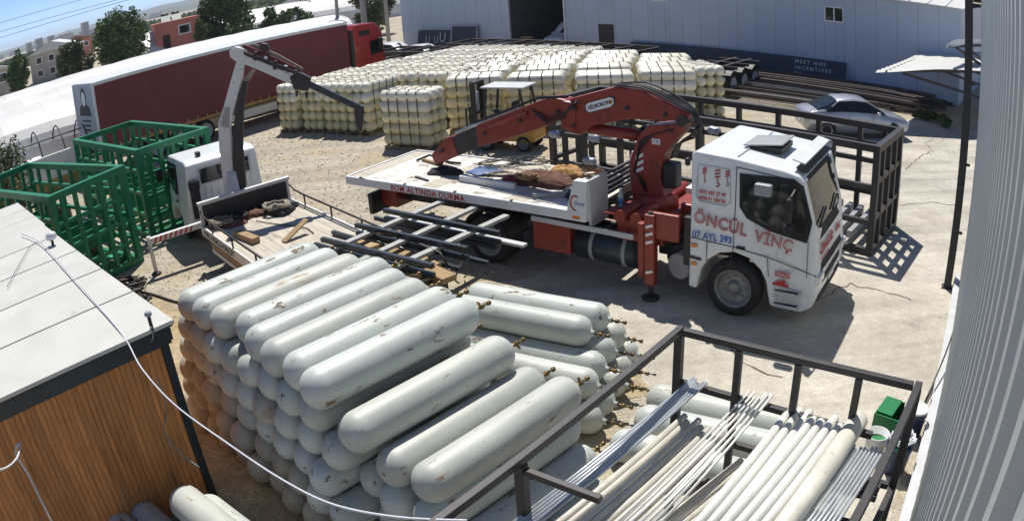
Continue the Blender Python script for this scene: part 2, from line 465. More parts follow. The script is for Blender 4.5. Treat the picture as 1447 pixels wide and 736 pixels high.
core.box((.05, -9, EAVE/2), (.1, 17.7, EAVE)); core.box((40.25, -9, EAVE/2), (.1, 17.7, EAVE)); core.box((20.2, -18, EAVE/2), (40.3, .1, EAVE))
core.build('side_wall', m_wall, wh)
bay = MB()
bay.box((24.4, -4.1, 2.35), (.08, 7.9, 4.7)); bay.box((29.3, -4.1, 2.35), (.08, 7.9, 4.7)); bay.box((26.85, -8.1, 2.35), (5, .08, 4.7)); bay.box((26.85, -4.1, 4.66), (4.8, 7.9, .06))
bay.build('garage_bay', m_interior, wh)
for o0, o1 in ((24.53, 29.17),):
    for xx in (o0-.04, o1+.04): MB().box((xx, .01, 2.3), (.1, .16, 4.6)).build('door_frame', m_offwhite, wh)
MB().box((21.415, -.05, 1.12), (1.09, .06, 2.22)).build('door', m_dark, wh)
for o0, o1, z0, z1 in windows:
    f = MB(); cx = (o0+o1)/2; cz = (z0+z1)/2
    for zz in (z0+.03, z1-.03): f.box((cx, .0, zz), (o1-o0-.004, .13, .06))
    for xx in (o0+.034, o1-.034, cx): f.box((xx, .0, cz), (.06, .128, z1-z0-.124))
    fo = f.build('window', m_whitetxt, wh)
    for xx in ((o0+cx)/2+.01, (o1+cx)/2-.01): MB().box((xx, -.02, cz), ((o1-o0)/2-.1, .02, z1-z0-.13)).build('pane', m_glass, fo)
rf = MB(); k = 0; x = -.3
while x < 40.5:                                                # roof sheets with ribs
    x1 = min(x+1.0, 40.6)
    rf = MB().prism([(x, EAVE+.02), (x1-.012, EAVE+.02), (x1-.012, EAVE+.10), (x+.06, EAVE+.10), (x+.06, EAVE+.14), (x, EAVE+.14)], .35, -9.2, lambda X, Y, Z_: (X, Y, Z_+(.35-Y)*.13))
    rf.build('roof_sheet', m_roofpale, wh); x += 1.0
MB().prism([(-.3, EAVE+.05), (40.5, EAVE+.05), (40.5, EAVE+.1), (-.3, EAVE+.1)], -9.3, -18.3, lambda X, Y, Z_: (X, Y, Z_+(Y+18.3)*.13)).build('roof_sheet', m_roofpale, wh)

# things by and in the warehouse
def wpt(x, y, z=0): return WA + WU*x + Vector((.692, .722, 0))*(-y) + Vector((0, 0, z))     # y>0 in front of the wall (towards the yard)
def board(name, label, corners, depth, m, parent=None):
    a, b, c, d = [Vector(p) for p in corners]; nn = (b-a).cross(d-a).normalized()*depth
    q = MB(); i = 0
    q.quad(a, b, c, d); q.quad(d+nn, c+nn, b+nn, a+nn); q.quad(a, a+nn, b+nn, b); q.quad(b, b+nn, c+nn, c); q.quad(c, c+nn, d+nn, d); q.quad(d, d+nn, a+nn, a)
    return q.build(name, m, parent)
sg = thing('leaning_sign', 'long navy sign board with white slogan leaning on the blue grey warehouse', 'sign', WA + WU*13, WYAW)
# local x towards the left corner, front is +y
th = math.radians(14)
def sgp(x, s): return (x, .55-math.sin(th)*s, .06+math.cos(th)*s)
board('panel', '', [sgp(6.5, 0), sgp(-6.8, 0), sgp(-6.8, 1.25), sgp(6.5, 1.25)], -.05, m_sign, sg)
srot = Matrix.Rotation(PI, 4, 'Z') @ Matrix.Rotation(PI/2-th, 4, 'X')
for i, b in enumerate(['MEET NOS', 'INCENTIVES', 'OF']):
    p = sgp(-3.9, .92-.32*i)
    text(b, sg, (p[0], p[1]+.012, p[2]), srot.to_euler(), .27, m_whitetxt, spacing=1.5)
sp = thing('leaning_sign', 'short navy sign panels with pale outline letters standing at the warehouse corner', 'sign', WA + WU*36, WYAW)
for x0, x1, h in ((2.2, -1.4, 1.75), (-1.46, -4.0, 2.0)):
    pb = board('panel', '', [(x0, .5, .03), (x1, .5, .03), (x1, .15, h), (x0, .15, h)], -.06, m_sign, sp)
    fr = MB()
    for a, b in (((x0, .5, .03), (x0, .15, h)), ((x1, .5, .03), (x1, .15, h)), ((x0, .15, h), (x1, .15, h))): fr.beam((a[0], a[1]+.03, a[2]), (b[0], b[1]+.03, b[2]), .05, .05)
    fr.build('border', m_lgrey, pb)
l2 = Matrix.Rotation(PI, 4, 'Z') @ Matrix.Rotation(PI/2-.19, 4, 'X')
text('U  U', sp, (1.3, .42, .75), l2.to_euler(), .8, m_lgrey, sx=.9)
text('U', sp, (-.2, .40, .85), l2.to_euler(), 1.0, m_lgrey)
text('F', sp, (-2.2, .29, 1.2), l2.to_euler(), .75, m_whitetxt); text('Ç', sp, (-2.2, .42, .5), l2.to_euler(), .7, m_whitetxt)

# ------------------------------------------------------------------ corrugated building on which the camera is mounted
CN = Vector((-.8028, .5962, 0)); CD = Vector((.5962, .8028, 0))     # the wall runs along CD, its yard side faces CN
CYAW = math.atan2(.8028, .5962)
cb = thing('corrugated_building', 'pale grey building wall of upright corrugated sheets beside the concrete yard', 'building', -CN*.25, CYAW)
# local x along the wall away from the camera, +y towards the yard; ribs stand upright
S0, S1, TOP = -3.0, 15.0, 7.4
prof = [(0, 0), (.17, 0), (.20, .045), (.285, .045), (.315, 0)]
x = S0
while x < S1-.01:
    q = MB(); pts = [(x+r_*.3333+dx, dy) for r_ in range(3) for dx, dy in prof]+[(x+.997, 0)]
    for (xa, ya), (xb, yb) in zip(pts, pts[1:]):
        q.quad((xa, ya, .28), (xb, yb, .28), (xb, yb, TOP), (xa, ya, TOP))
    q.build('sheet', m_sheet, cb); x += 1.0
MB().box(((S0+S1)/2, -.16, 3.4), (S1-S0, .2, 7)).build('wall_core', m_lgrey, cb)
MB().box(((S0+S1)/2, .07, .10), (S1-S0, .22, .20)).build('plinth', m_lgrey, cb)
MB().box(((S0+S1)/2, .085, .235), (S1-S0, .16, .06)).build('flashing', m_lgrey, cb)
pp = thing('wall_column', 'slim dark steel column standing against the corrugated wall', 'column', G(1350, 411)+CD*.1+CN*.20, CYAW)
MB().box((0, 0, 3.4), (.16, .17, 6.8)).build('shaft', m_dark, pp); MB().box((0, .0, .012), (.26, .26, .024)).build('base_plate', m_dark, pp)
for zz in (1.2, 2.6, 4.2): MB().box((0, -.11, zz), (.05, .10, .05)).build('bracket', m_dark, pp)

def canopy(label, corners, zs, brk, sag=.1):
    """corrugated sheet on raking arms; corners root near, root far, outer far, outer near"""
    a, b, c, d = [Vector(p) for p in corners]
    r = thing('wall_canopy', label, 'canopy', (a+b)/2, 0)
    o = (a+b)/2; q = MB(); n = 28
    for side in (0, -.012):
        P = []
        for i in range(n+1):
            t = i/n; w_ = .03*math.sin(i*PI)
            z_ = .05 if i % 2 else -.02
            row = []
            for j in range(9):
                u = j/8; p = a.lerp(b, t).lerp(d.lerp(c, t), u)-o
                row.append(p+Vector((0, 0, z_+side-sag*math.sin(PI*t)*u*u+(.12*(1-t)**3*math.sin(u*5)*u))))
            P.append(row)
        for i in range(n):
            for j in range(8): q.quad(P[i][j], P[i+1][j], P[i+1][j+1], P[i][j+1])
    q.build('roof_sheet', m_roofpale, r)
    for t in brk:
        p = a.lerp(b, t)-o; e = d.lerp(c, t)-o
        MB().beam(p+Vector((0, 0, -.08)), p.lerp(e, .93)+Vector((0, 0, -.12)), .08, .10).build('arm', m_dark, r)
        MB().beam(p+Vector((0, 0, -1.35)), p.lerp(e, .8)+Vector((0, 0, -.2)), .09, .11).build('brace', m_dark, r)
    for t in (.02, .98):
        p = a.lerp(b, t)-o; MB().beam((p.x, p.y, -a.z), (p.x, p.y, -.03), .12, .12).build('post', m_dark, r)
    MB().beam(d.lerp(a, .08)-o+Vector((0, 0, -.10)), c.lerp(b, .08)-o+Vector((0, 0, -.10)), .05, .07).build('edge_rail', m_dark, r)
    return r
canopy('white corrugated canopy with bent edge on dark arms above the yard', [G(1404, 101, 2.62), G(1400, 75, 2.62), G(1305, 73, 2.34), G(1237, 98, 2.32)], None, (.04, .5, .97))
canopy('small flat white canopy further along the corrugated wall', [G(1404, 62, 3.6), G(1402, 57, 3.6), G(1352, 57, 3.52), G(1336, 63, 3.5)], None, (.1, .9), 0)

# ------------------------------------------------------------------ timber shed with pale roof
SCn = Vector((-4.22, 7.50, 0)); e1 = Vector((-.74, .672, 0)); e2 = Vector((-.672, -.74, 0))
shed = thing('timber_shed', 'brown timber clad shed with pale panel roof and dark corner post', 'shed', SCn, math.atan2(e1.y, e1.x))
# local x = e1 (away), local y: rotate +90 of e1 = (-.672,-.74) = e2
L1, L2, SH = 7.0, 4.4, 2.42
pwid = .078; y = .10; k = 0
while y < L2:
    MB().box((-.012, y+pwid/2, SH/2-.05), (.022, pwid-.006, SH-.1)).build('plank', m_plank, shed); y += pwid
q = MB(); q.box((L1/2+.02, L2/2, SH/2), (L1-.02, L2, SH-.02)); q.build('wall', m_plank, shed)
MB().box((-.03, .045, SH/2), (.09, .10, SH)).build('corner_post', m_tube, shed)
MB().box((-.05, L2/2, SH+.02), (.06, L2+.1, .20)).build('fascia', m_tube, shed)
MB().box((L1/2, -.06, SH+.03), (L1+.1, .06, .18)).build('fascia', m_tube, shed)
x = -.1
while x < L1:
    x1 = min(x+1.45, L1+.1)
    MB().box(((x+x1)/2, L2/2-.02, SH+.16), (x1-x-.045, L2+.26, .05)).build('roof_panel', m_shedroof, shed); x = x1
MB().box((L1/2, L2/2-.02, SH+.125), (L1+.16, L2+.2, .02)).build('roof_deck', m_dark, shed)
# hose hook on the cladding
sh2 = thing('small_shed', 'low brown hut with pale roof beyond the timber shed', 'shed', G(50, 322, 2.45)*1 + Vector((0, 0, -2.45)), math.atan2(e1.y, e1.x))
MB().box((1.6, 1.6, 1.12), (3.2, 3.2, 2.24)).build('wall', m_plank, sh2)
for k in range(3): MB().box((.55+k*1.12, 1.5, 2.42), (1.10, 3.5, .06)).build('roof_panel', m_shedroof, sh2)
MB().box((1.65, 1.55, 2.31), (3.34, 3.4, .15)).build('fascia', m_dark, sh2)

# ------------------------------------------------------------------ white crane truck
TX, TY, TYAW = 3.794, 11.695, -.648
tk = thing('crane_truck', 'white flatbed lorry with sleeper cab and folded red loader crane', 'crane truck', (TX, TY, 0), TYAW)
def tloc(X, Y, Z=0.):
    c, s_ = math.cos(TYAW), math.sin(TYAW); return Vector((TX+X*c-Y*s_, TY+X*s_+Y*c, Z))
arch = [(.66*math.cos(a), .56+.66*math.sin(a)) for a in [math.radians(d) for d in (178, 160, 140, 115, 90, 65, 40, 20, 2)]]
prof = [(-.86, 2.84), (-.86, .42), (-.70, .40)] + arch + [(.72, .36), (1.30, .33), (1.47, .42), (1.53, .62), (1.52, 1.02), (1.47, 1.30), (1.43, 1.72), (1.16, 2.62), (1.08, 2.71), (.80, 2.77), (-.10, 2.86), (-.78, 2.90)]
def capt(x, y, z):
    """taper the cab: narrower at the roof and rounded towards the front corners"""
    yy = y-1.25
    k = 1-.05*max(0, (z-1.6)/1.3)
    if x > .9: k *= 1-.10*((x-.9)/.6)**2
    return (x, 1.25+yy*k, z)
cabm = MB()
ys = [0, .12, .5, 1.25, 2.0, 2.38, 2.5]
i0 = 0
for y in ys:
    for x, z in prof: cabm.v.append(capt(x, y, z))
npf = len(prof)
cabm.f.append(tuple(range(npf))); cabm.sm.append(False)
cabm.f.append(tuple((len(ys)-1)*npf+k for k in reversed(range(npf)))); cabm.sm.append(False)
for j in range(len(ys)-1):
    for k in range(npf):
        cabm.f.append((j*npf+(k+1) % npf, j*npf+k, (j+1)*npf+k, (j+1)*npf+(k+1) % npf)); cabm.sm.append(False)
cab = cabm.build('cab', m_white, tk, bevel=.045, seg=3, fix=True)
def ysurf(x, z, side=0):
    return capt(x, 0 if side == 0 else 2.5, z)[1]
def sidepoly(name, pts, m, parent, off=.006, th_=.004, side=0):
    """thin panel following the side of the cab"""
    q = MB(); sg_ = -1 if side == 0 else 1
    o_ = [(x, ysurf(x, z, side)+sg_*off, z) for x, z in pts]; i_ = [(x, ysurf(x, z, side)-sg_*.02, z) for x, z in pts]
    n_ = len(pts); q.v = o_+i_; q.f = [tuple(range(n_)), tuple(n_+k for k in reversed(range(n_)))]+[((k+1) % n_, k, n_+k, n_+(k+1) % n_) for k in range(n_)]; q.sm = [False]*len(q.f)
    return q.build(name, m, parent, fix=True)
for side in (0, 1):
    sidepoly('window_surround', [(.04, 2.62), (.06, 2.05), (.20, 1.87), (.62, 1.72), (1.30, 1.60), (1.36, 1.95), (1.17, 2.56), (1.0, 2.66)], m_black, tk, .007, side=side)
    sidepoly('side_window', [(.10, 2.56), (.12, 2.08), (.25, 1.93), (.64, 1.79), (.98, 1.74), (1.04, 1.95), (.97, 2.56)], m_glass, tk, .013, side=side)
    sidepoly('quarter_window', [(1.06, 2.52), (1.10, 1.98), (1.10, 1.80), (1.24, 1.76), (1.27, 1.95), (1.12, 2.50)], m_glass, tk, .013, side=side)
def seam(pts, w=.012, side=0, m=m_dark, parent=None):
    q = MB(); sg_ = -1 if side == 0 else 1
    for (xa, za), (xb, zb) in zip(pts, pts[1:]):
        q.beam((xa, ysurf(xa, za, side)+sg_*.002, za), (xb, ysurf(xb, zb, side)+sg_*.002, zb), .008, w, up=(0, 1, 0) if False else (0, 0, 1) if abs(xb-xa) > abs(zb-za) else (1, 0, 0))
    return q.build('panel_gap', m, parent or cab)
seam([(-.02, 2.72), (-.02, 1.32), (-.06, 1.0)]); seam([(-.86, 1.36), (-.02, 1.32), (.62, 1.25), (1.50, 1.02)], .014); seam([(.62, 1.25), (.66, .9)]); seam([(1.32, 1.62), (1.34, .98)]); seam([(-.02, 2.72), (1.05, 2.63)]); seam([(-.52, 1.34), (-.52, .98)]); seam([(-.86, 1.0), (-.62, .98)], .05)
# raised sleeper panel outline
seam([(-.72, 2.68), (-.14, 2.66), (-.11, 2.1), (-.2, 2.02), (-.68, 2.03), (-.75, 2.12), (-.72, 2.68)], .02, m=m_lgrey)
# windscreen on the raked front
def fr(y, z, off=.012):
    x = 1.43+(1.16-1.43)*(z-1.72)/(2.62-1.72) if z > 1.72 else (1.47+(1.43-1.47)*(z-1.30)/.42 if z > 1.3 else 1.52+(1.47-1.52)*(z-1.02)/.28 if z > 1.02 else 1.53)
    p_ = capt(x, y, z); return (p_[0]+off, p_[1], p_[2]+off*.2)
def frontpanel(name, z0, z1, y0, y1, m, off, nz=5):
    q = MB(); ysn = [y0+(y1-y0)*k/8 for k in range(9)]; zz = [z0+(z1-z0)*k/nz for k in range(nz+1)]
    P = [[fr(y, z, off-.05*(abs(y-1.25)/1.25)**4) for z in zz] for y in ysn]
    for a in range(8):
        for b in range(nz): q.quad(P[a][b], P[a+1][b], P[a+1][b+1], P[a][b+1])
    # thickness
    Q = [[(p_[0]-.03, p_[1], p_[2]) for p_ in r_] for r_ in P]
    for a in range(8): q.quad(P[a][-1], P[a+1][-1], Q[a+1][-1], Q[a][-1]); q.quad(P[a+1][0], P[a][0], Q[a][0], Q[a+1][0])
    return q.build(name, m, tk)
frontpanel('screen_surround', 1.56, 2.64, .05, 2.45, m_black, .014)
frontpanel('windscreen', 1.80, 2.58, .16, 2.34, m_wind, .024)
frontpanel('grille', 1.02, 1.14, .10, 2.40, m_black, .016, 2)
frontpanel('lower_grille', .74, .86, .45, 2.05, m_black, .014, 2)
frontpanel('fog_lamp_strip', .46, .56, .25, 2.25, m_black, .010, 2)
frontpanel('number_plate', .60, .70, 1.0, 1.5, m_whitetxt, .016, 1)
for a, b in ((.15, 1.25), (1.25, 2.3)):
    pa, pb = fr(a+.1, 1.83, .05), fr(b-.3, 1.98, .05)
    MB().beam(pa, pb, .03, .02).build('wiper', m_dark, tk)
# roof hatch, visor, beading
q = MB(); q.box((.20, 1.25, 2.955), (.75, .85, .03), R=Matrix.Rotation(math.radians(-7), 3, 'Y')); q.build('roof_hatch', m_grey, tk, bevel=.02)
MB().box((.24, 1.25, 2.875), (.62, .74, .09)).build('hatch_frame', m_dark, tk)
MB().box((1.02, 1.25, 2.90), (.24, 1.95, .025), R=Matrix.Rotation(math.radians(12), 3, 'Y')).build('sun_visor', m_offwhite, tk, bevel=.008)
MB().box((1.08, 1.25, 2.76), (.22, 1.9, .03), R=Matrix.Rotation(math.radians(14), 3, 'Y')).build('roof_trim', m_dark, tk)
MB().beam((-.05, .2, 2.872), (-.05, 2.3, 2.872), .02, .012).build('roof_seam', m_lgrey, tk)
# lamps, steps, handle, mirrors
for y in (.30, 2.2):
    q = MB(); P0 = fr(y, .98, .02)
    q.box((P0[0]-.03, y, .93), (.12, .36, .17)); q.build('headlight', m_lamp, tk, bevel=.03)
sidepoly('step_well', [(.76, .78), (1.28, .70), (1.25, .38), (.84, .38)], m_lgrey, tk, .004)
for z0 in (.66, .42):
    st = MB(); st.box((1.02, -.005, z0), (.44, .07, .06)); o = st.build('step', m_lgrey, tk)
    MB().box((1.02, -.01, z0+.034), (.42, .06, .008)).build('tread', m_black, o)
MB().box((.12, -.008, 1.33), (.16, .02, .05)).build('door_handle', m_black, tk)
for z0 in (1.22, .88): MB().box((-.76, -.008, z0), (.11, .02, .06)).build('marker_lamp', m_orange, tk)
MB().beam((1.05, -.02, 2.5), (1.05, -.26, 2.45), .025, .025).beam((1.05, -.26, 2.45), (1.05, -.26, 1.86), .025, .025).beam((1.05, -.02, 1.86), (1.05, -.26, 1.86), .025, .025).build('mirror_arm', m_dark, tk)
MB().box((1.03, -.27, 2.22), (.09, .20, .42)).build('mirror', m_black, tk, bevel=.03)
MB().box((1.03, -.27, 1.90), (.12, .2, .18)).build('wide_mirror', m_black, tk, bevel=.03)
MB().box((.55, -.20, 2.48), (.30, .14, .2)).build('kerb_mirror', m_grey, tk, bevel=.03)
MB().beam((1.05, 2.52, 2.5), (1.05, 2.78, 2.45), .025, .025).box((1.03, 2.78, 2.1), (.09, .2, .44)).build('mirror', m_black, tk)
MB().lathe((-.95, .12, 2.75), (0, 0, -1), [(0, .02), (.02, .05), (.12, .05), (.14, .03)], 10).build('work_lamp', m_dark, tk)
# cab lettering
def stext(b, X, Zc, size, m, sx=1., off=0., bold=.0, parent=tk, shear=0., y=-.012, roty=0., spacing=1., outline=0.):
    return text(b, parent, (X, ysurf(X, Zc)+y, Zc), (PI/2, roty, 0), size, m, sx=sx, offset=bold, shear=shear, spacing=spacing, outline=outline)
tilt = math.radians(5)
stext('ÖNCÜL', -.79, 1.66, .30, m_redtxt, sx=.92, y=-.010, roty=math.radians(6), spacing=1.06, outline=.0075)
stext('VİNÇ', .36, 1.50, .29, m_redtxt, sx=.92, y=-.010, roty=math.radians(6), spacing=1.08, outline=.0075)
stext('0532 435 27 49', -.70, 2.18, .093, m_redtxt, sx=.85, bold=.002); stext('0538 91 584 06', -.70, 2.07, .093, m_redtxt, sx=.85, bold=.002)
stext('07 AYL 393', -.80, 1.375, .17, m_bluetxt, sx=.92, bold=.003)
MB().box((.92, ysurf(.92, .98)-.012, .985), (.28, .006, .085)).build('warning_plate', m_redtxt, tk); stext('DİKKAT!', .79, .96, .08, m_whitetxt, sx=.9, y=-.018)
q = MB(); yq = ysurf(.9, .84)-.010
q.box((.90, yq, .80), (.30, .006, .045)); q.box((.90, yq, .845), (.16, .006, .05)); q.box((.95, yq, .885), (.05, .006, .03)); q.build('truck_emblem', m_redtxt, tk)
for hx, sz in ((-.60, .8), (-.36, 1.15), (-.18, .8)):
    hook = MB(); yy = ysurf(hx, 2.5)-.008
    for k in range(3):
        hook.prism([(hx-.045*sz, 2.62-k*.05*sz), (hx+.045*sz, 2.65-k*.05*sz), (hx+.045*sz, 2.625-k*.05*sz), (hx-.045*sz, 2.595-k*.05*sz)], yy, yy-.004)
    pts = [Vector((hx+.03*sz*math.cos(a), yy-.003, 2.40-.03*(sz-.8)*3+.03*sz*math.sin(a))) for a in [math.radians(d) for d in range(100, -170, -30)]]
    hook.path([Vector((hx, yy-.003, 2.52-.05*(sz-.8)*2))]+pts, .008*sz, 5)
    hook.build('hook_emblem', m_redtxt, tk)
# bonnet name
for m_, b_, o_ in ((m_redtxt, .008, .020),):
    t_ = text('ÖNCÜL', tk, (fr(.38, 1.3, .0)[0]+.018, .42, 1.28), (PI/2, 0, PI/2), .25, m_, offset=b_, sx=1.15)
text('VİNÇ', tk, (fr(1.7, 1.3, .0)[0]+.018, 1.62, 1.30), (PI/2, 0, PI/2), .18, m_redtxt, offset=.003)
text('0532 435 27 49', tk, (fr(.38, 1.2, .0)[0]+.022, .46, 1.17), (PI/2, 0, PI/2), .09, m_redtxt)
# chassis, wheels
MB().beam((-9.1, .85, .92), (1.1, .85, .92), .09, .26).build('chassis_rail', m_dark, tk); MB().beam((-9.1, 1.65, .92), (1.1, 1.65, .92), .09, .26).build('chassis_rail', m_dark, tk)
R_ = .53
wheel(tk, 0, .17, R_, R_, .32, -1); wheel(tk, 0, 2.33, R_, R_, .32, 1)
for X in (-5.37,):
    for y, o_ in ((.16, -1), (.50, -1), (2.0, 1), (2.34, 1)): wheel(tk, X, y, R_, R_, .28, o_)
MB().tube((0, .3, R_), (0, 2.2, R_), .06).build('front_axle', m_dark, tk)
MB().tube((-5.37, .3, R_), (-5.37, 2.2, R_), .10).lathe((-5.37, 1.25-.25, R_), (0, 1, 0), [(0, .1), (.08, .24), (.42, .24), (.5, .1)], 14).build('rear_axle', m_dark, tk)
for y in (.30, 2.2):
    q = MB(); pts = [(-5.37+.64*math.cos(a), R_+.64*math.sin(a)) for a in [math.radians(d) for d in range(15, 170, 14)]]
    for (xa, za), (xb, zb) in zip(pts, pts[1:]): q.beam((xa, y, za), (xb, y, zb), .60, .02, up=(0, 0, 1))
    q.build('mudguard', m_dark, tk)
MB().tube((-3.32, .40, .73), (-1.95, .40, .73), .32, 24).build('fuel_tank', m_tube, tk)
for X in (-2.95, -2.25): MB().lathe((X-.04, .40, .73), (1, 0, 0), [(0, .325), (0, .335), (.08, .335), (.08, .325)], 24, cap=False).build('tank_strap', m_grey, tk)
MB().box((-3.82, .38, .82), (.86, .6, .58)).build('side_locker', m_red, tk, bevel=.015)
MB().tube((-1.28, .52, .70), (-1.28, 1.0, .70), .25, 20).build('air_tank', m_tube, tk); MB().tube((-1.16, .22, .66), (-.98, .95, .66), .24, 20).build('air_tank', m_grey, tk)
q = MB(); q.beam((-4.25, .06, 1.17), (-2.0, .06, 1.14), .04, .10); q.build('side_guard', m_lgrey, tk)
q = MB()
for X in (-3.9, -3.3, -2.7, -2.2): q.beam((X, .06, 1.14), (X+.1, .9, 1.10), .05, .05)
q.build('guard_bracket', m_dark, tk)
MB().box((-.95, 1.25, 1.2), (.16, 2.2, .9)).build('cab_mount', m_dark, tk)
MB().box((-1.4, 1.25, .78), (1.0, .7, .5)).build('gearbox', m_dark, tk, bevel=.05)
# flatbed
BX0, BX1, BZ = -9.52, -2.98, 1.47
MB().box(((BX0+BX1)/2, 1.25, BZ-.11), (BX1-BX0-.1, 2.36, .14)).build('bed_frame', m_dark, tk)
q = 0
for k in range(14):
    x0 = BX0+.06+k*(BX1-BX0-.12)/14; x1 = x0+(BX1-BX0-.12)/14
    MB().box(((x0+x1)/2, 1.25, BZ-.02), (x1-x0-.008, 2.40, .04)).build('deck_plate', m_deckwhite if k % 5 else m_ply, tk)
MB().box(((BX0+BX1)/2, .0, BZ-.08), (BX1-BX0, .07, .19)).build('side_rail', m_white, tk, bevel=.01)
MB().box(((BX0+BX1)/2, 2.5, BZ-.06), (BX1-BX0, .07, .17)).build('side_rail', m_offwhite, tk, bevel=.01)
MB().box((BX0, 1.25, BZ-.07), (.08, 2.44, .16)).build('rear_rail', m_offwhite, tk)
for X in range(5): MB().box((BX0+.5+X*1.45, .0, BZ+.026), (.05, .05, .02)).build('lashing_ring', m_dark, tk)
text('BOM ALTINDA DURMA', tk, (-8.0, -.039, BZ-.155), SIDE, .185, m_redtxt, sx=1.02, offset=.003, spacing=1.12)
q = MB(); q.prism([(-3.42, BZ-.17), (-2.95, BZ-.17), (-2.92, BZ+.62), (-3.20, BZ+.62)], -.03, .16); q.build('head_post', m_white, tk, bevel=.012, fix=True)
MB().box((-2.93, .42, BZ+.16), (.05, .68, .92)).build('head_panel', m_lgrey, tk, bevel=.008)
q = MB(); q.prism([(-3.42, BZ-.17), (-2.95, BZ-.17), (-2.92, BZ+.62), (-3.20, BZ+.62)], 2.34, 2.53); q.build('head_post', m_white, tk, bevel=.012, fix=True)
for zz in (.16, .26, .36, .46, .56): MB().beam((-2.96, .8, BZ+zz), (-2.96, 2.34, BZ+zz), .05, .05).build('head_bar', m_dark, tk)
MB().box((-3.16, -.034, BZ-.10), (.16, .01, .06)).build('marker_lamp', m_orange, tk)
q = MB(); pts = [Vector((-3.17+.1*math.cos(a), -.036, BZ+.18+.14*math.sin(a))) for a in [math.radians(d) for d in range(60, 290, 20)]]; q.path(pts, .014, 5); q.build('round_logo', m_redtxt, tk)
text('Öncül', tk, (-3.2, -.035, BZ+.15), SIDE, .09, m_bluetxt, shear=.2)
MB().box((-8.6, 1.25, .95), (.5, 1.6, .5)).build('rear_frame', m_red, tk); MB().box((-8.95, 1.25, .80), (.12, 2.2, .5)).build('tail_bar', m_dark, tk)
# ---- loader crane between cab and bed
MB().box((-1.95, 1.25, 1.20), (.95, 2.1, .42)).build('crane_base', m_red, tk, bevel=.03)
for X in (-2.32, -1.98):
    MB().tube((X, .10, 1.47), (X, 2.4, 1.47), .115, 18).build('outrigger_tube', m_red, tk)
MB().box((-2.50, .55, 1.485), (.32, .8, .03)).build('step_plate', m_red, tk)
for y in (.02, 2.48):
    lg = MB().box((-1.62, y, .98), (.20, .17, 1.36)).build('outrigger_leg', m_red, tk, bevel=.015)
    sd = -1 if y < 1 else 1
    for z0 in (1.40, 1.25, 1.10, .52):
        st = MB(); st.prism([(-1.69, z0), (-1.55, z0+.05), (-1.55, z0+.10), (-1.69, z0+.05)], y+sd*.086, y+sd*.092); st.build('hazard_stripe', m_whitetxt, lg, fix=True)
    MB().box((-1.80, y, .95), (.12, .14, 1.05)).build('leg_guide', m_red, tk, bevel=.01)
    MB().tube((-1.62, y, .05), (-1.62, y, .34), .05).lathe((-1.62, y, .012), (0, 0, 1), [(0, .17), (.04, .17), (.06, .07)], 18).build('leg_foot', m_dark, tk)
    MB().tube((-1.62, y, 1.66), (-1.62, y, 1.70), .05).build('leg_cap', m_dark, tk)
MB().box((-1.38, .05, 1.45), (.62, .1, .5)).build('base_plate', m_red, tk, bevel=.02)
def cr(name, poly, w, m=m_red, y=1.25, bev=.025):
    q = MB(); q.prism(poly, y-w/2, y+w/2); return q.build(name, m, tk, bevel=bev, fix=True)
cr('crane_column', [(-2.50, 1.40), (-2.56, 1.95), (-2.56, 2.27), (-2.43, 2.63), (-2.32, 2.86), (-2.14, 3.0), (-1.57, 3.10), (-1.42, 3.12), (-1.47, 2.92), (-1.69, 2.69), (-1.86, 2.43), (-1.93, 2.0), (-1.80, 1.62), (-1.75, 1.40)], .46)
MB().lathe((-2.1, 1.25, 1.35), (0, 0, 1), [(0, .44), (.18, .44), (.26, .36), (.30, .36)], 24).build('slew_ring', m_red, tk)
MB().box((-1.76, 1.25, 2.05), (.30, .30, .5)).build('column_cylinder', m_dark, tk, bevel=.04)
bm_ = cr('main_boom', [(-2.87, 3.69), (-3.88, 3.39), (-3.98, 2.70), (-3.67, 2.66), (-3.38, 2.88), (-2.6, 3.08), (-1.62, 3.14), (-1.36, 3.16), (-1.32, 3.30), (-2.29, 3.66)], .34)
MB().tube((-1.45, .98, 3.17), (-1.45, 1.52, 3.17), .10, 16).build('pivot_pin', m_dark, tk)
MB().tube((-3.55, 1.25, 2.78), (-2.30, 1.25, 2.74), .115, 18).build('lift_cylinder', m_red, tk)
MB().tube((-2.5, 1.25, 2.75), (-2.05, 1.25, 2.72), .06, 14).build('cylinder_rod', m_alu, tk)
MB().box((-3.92, 1.25, 3.04), (.34, .42, .60), R=Matrix.Rotation(.1, 3, 'Y')).build('knuckle', m_red, tk, bevel=.05)
cr('outer_boom', [(-3.97, 3.36), (-4.32, 3.40), (-4.79, 3.23), (-6.30, 2.66), (-6.28, 2.18), (-5.66, 2.36), (-4.66, 2.70), (-4.26, 2.89), (-3.9, 3.0)], .36)
cr('inner_boom', [(-6.25, 2.62), (-7.12, 2.30), (-6.95, 1.90), (-6.2, 2.19)], .27, m_dark, bev=.02)
cr('boom_head', [(-7.05, 2.36), (-7.25, 2.30), (-7.72, 1.86), (-7.60, 1.62), (-7.30, 1.76), (-6.88, 1.92)], .31)
MB().tube((-6.95, 1.15, 2.42), (-5.2, 1.15, 3.10), .045, 10).build('extension_cylinder', m_alu, tk)
MB().tube((-5.9, 1.06, 2.66), (-4.9, 1.06, 3.02), .05, 10).build('extension_cylinder', m_red, tk)
MB().beam((-5.2, 1.05, 2.75), (-4.5, 1.05, 3.0), .02, .05).build('boom_bracket', m_red, tk)
hk = MB(); hk.box((-7.62, 1.25, 1.66), (.10, .2, .14)); hk.build('hook_block', m_dark, tk, bevel=.02)
hp = [Vector((-7.62+.09*math.cos(a), 1.25, 1.54+.07*math.sin(a))) for a in [math.radians(d) for d in range(90, -150, -24)]]
MB().path(hp, .025, 8).build('hook', m_dark, tk)
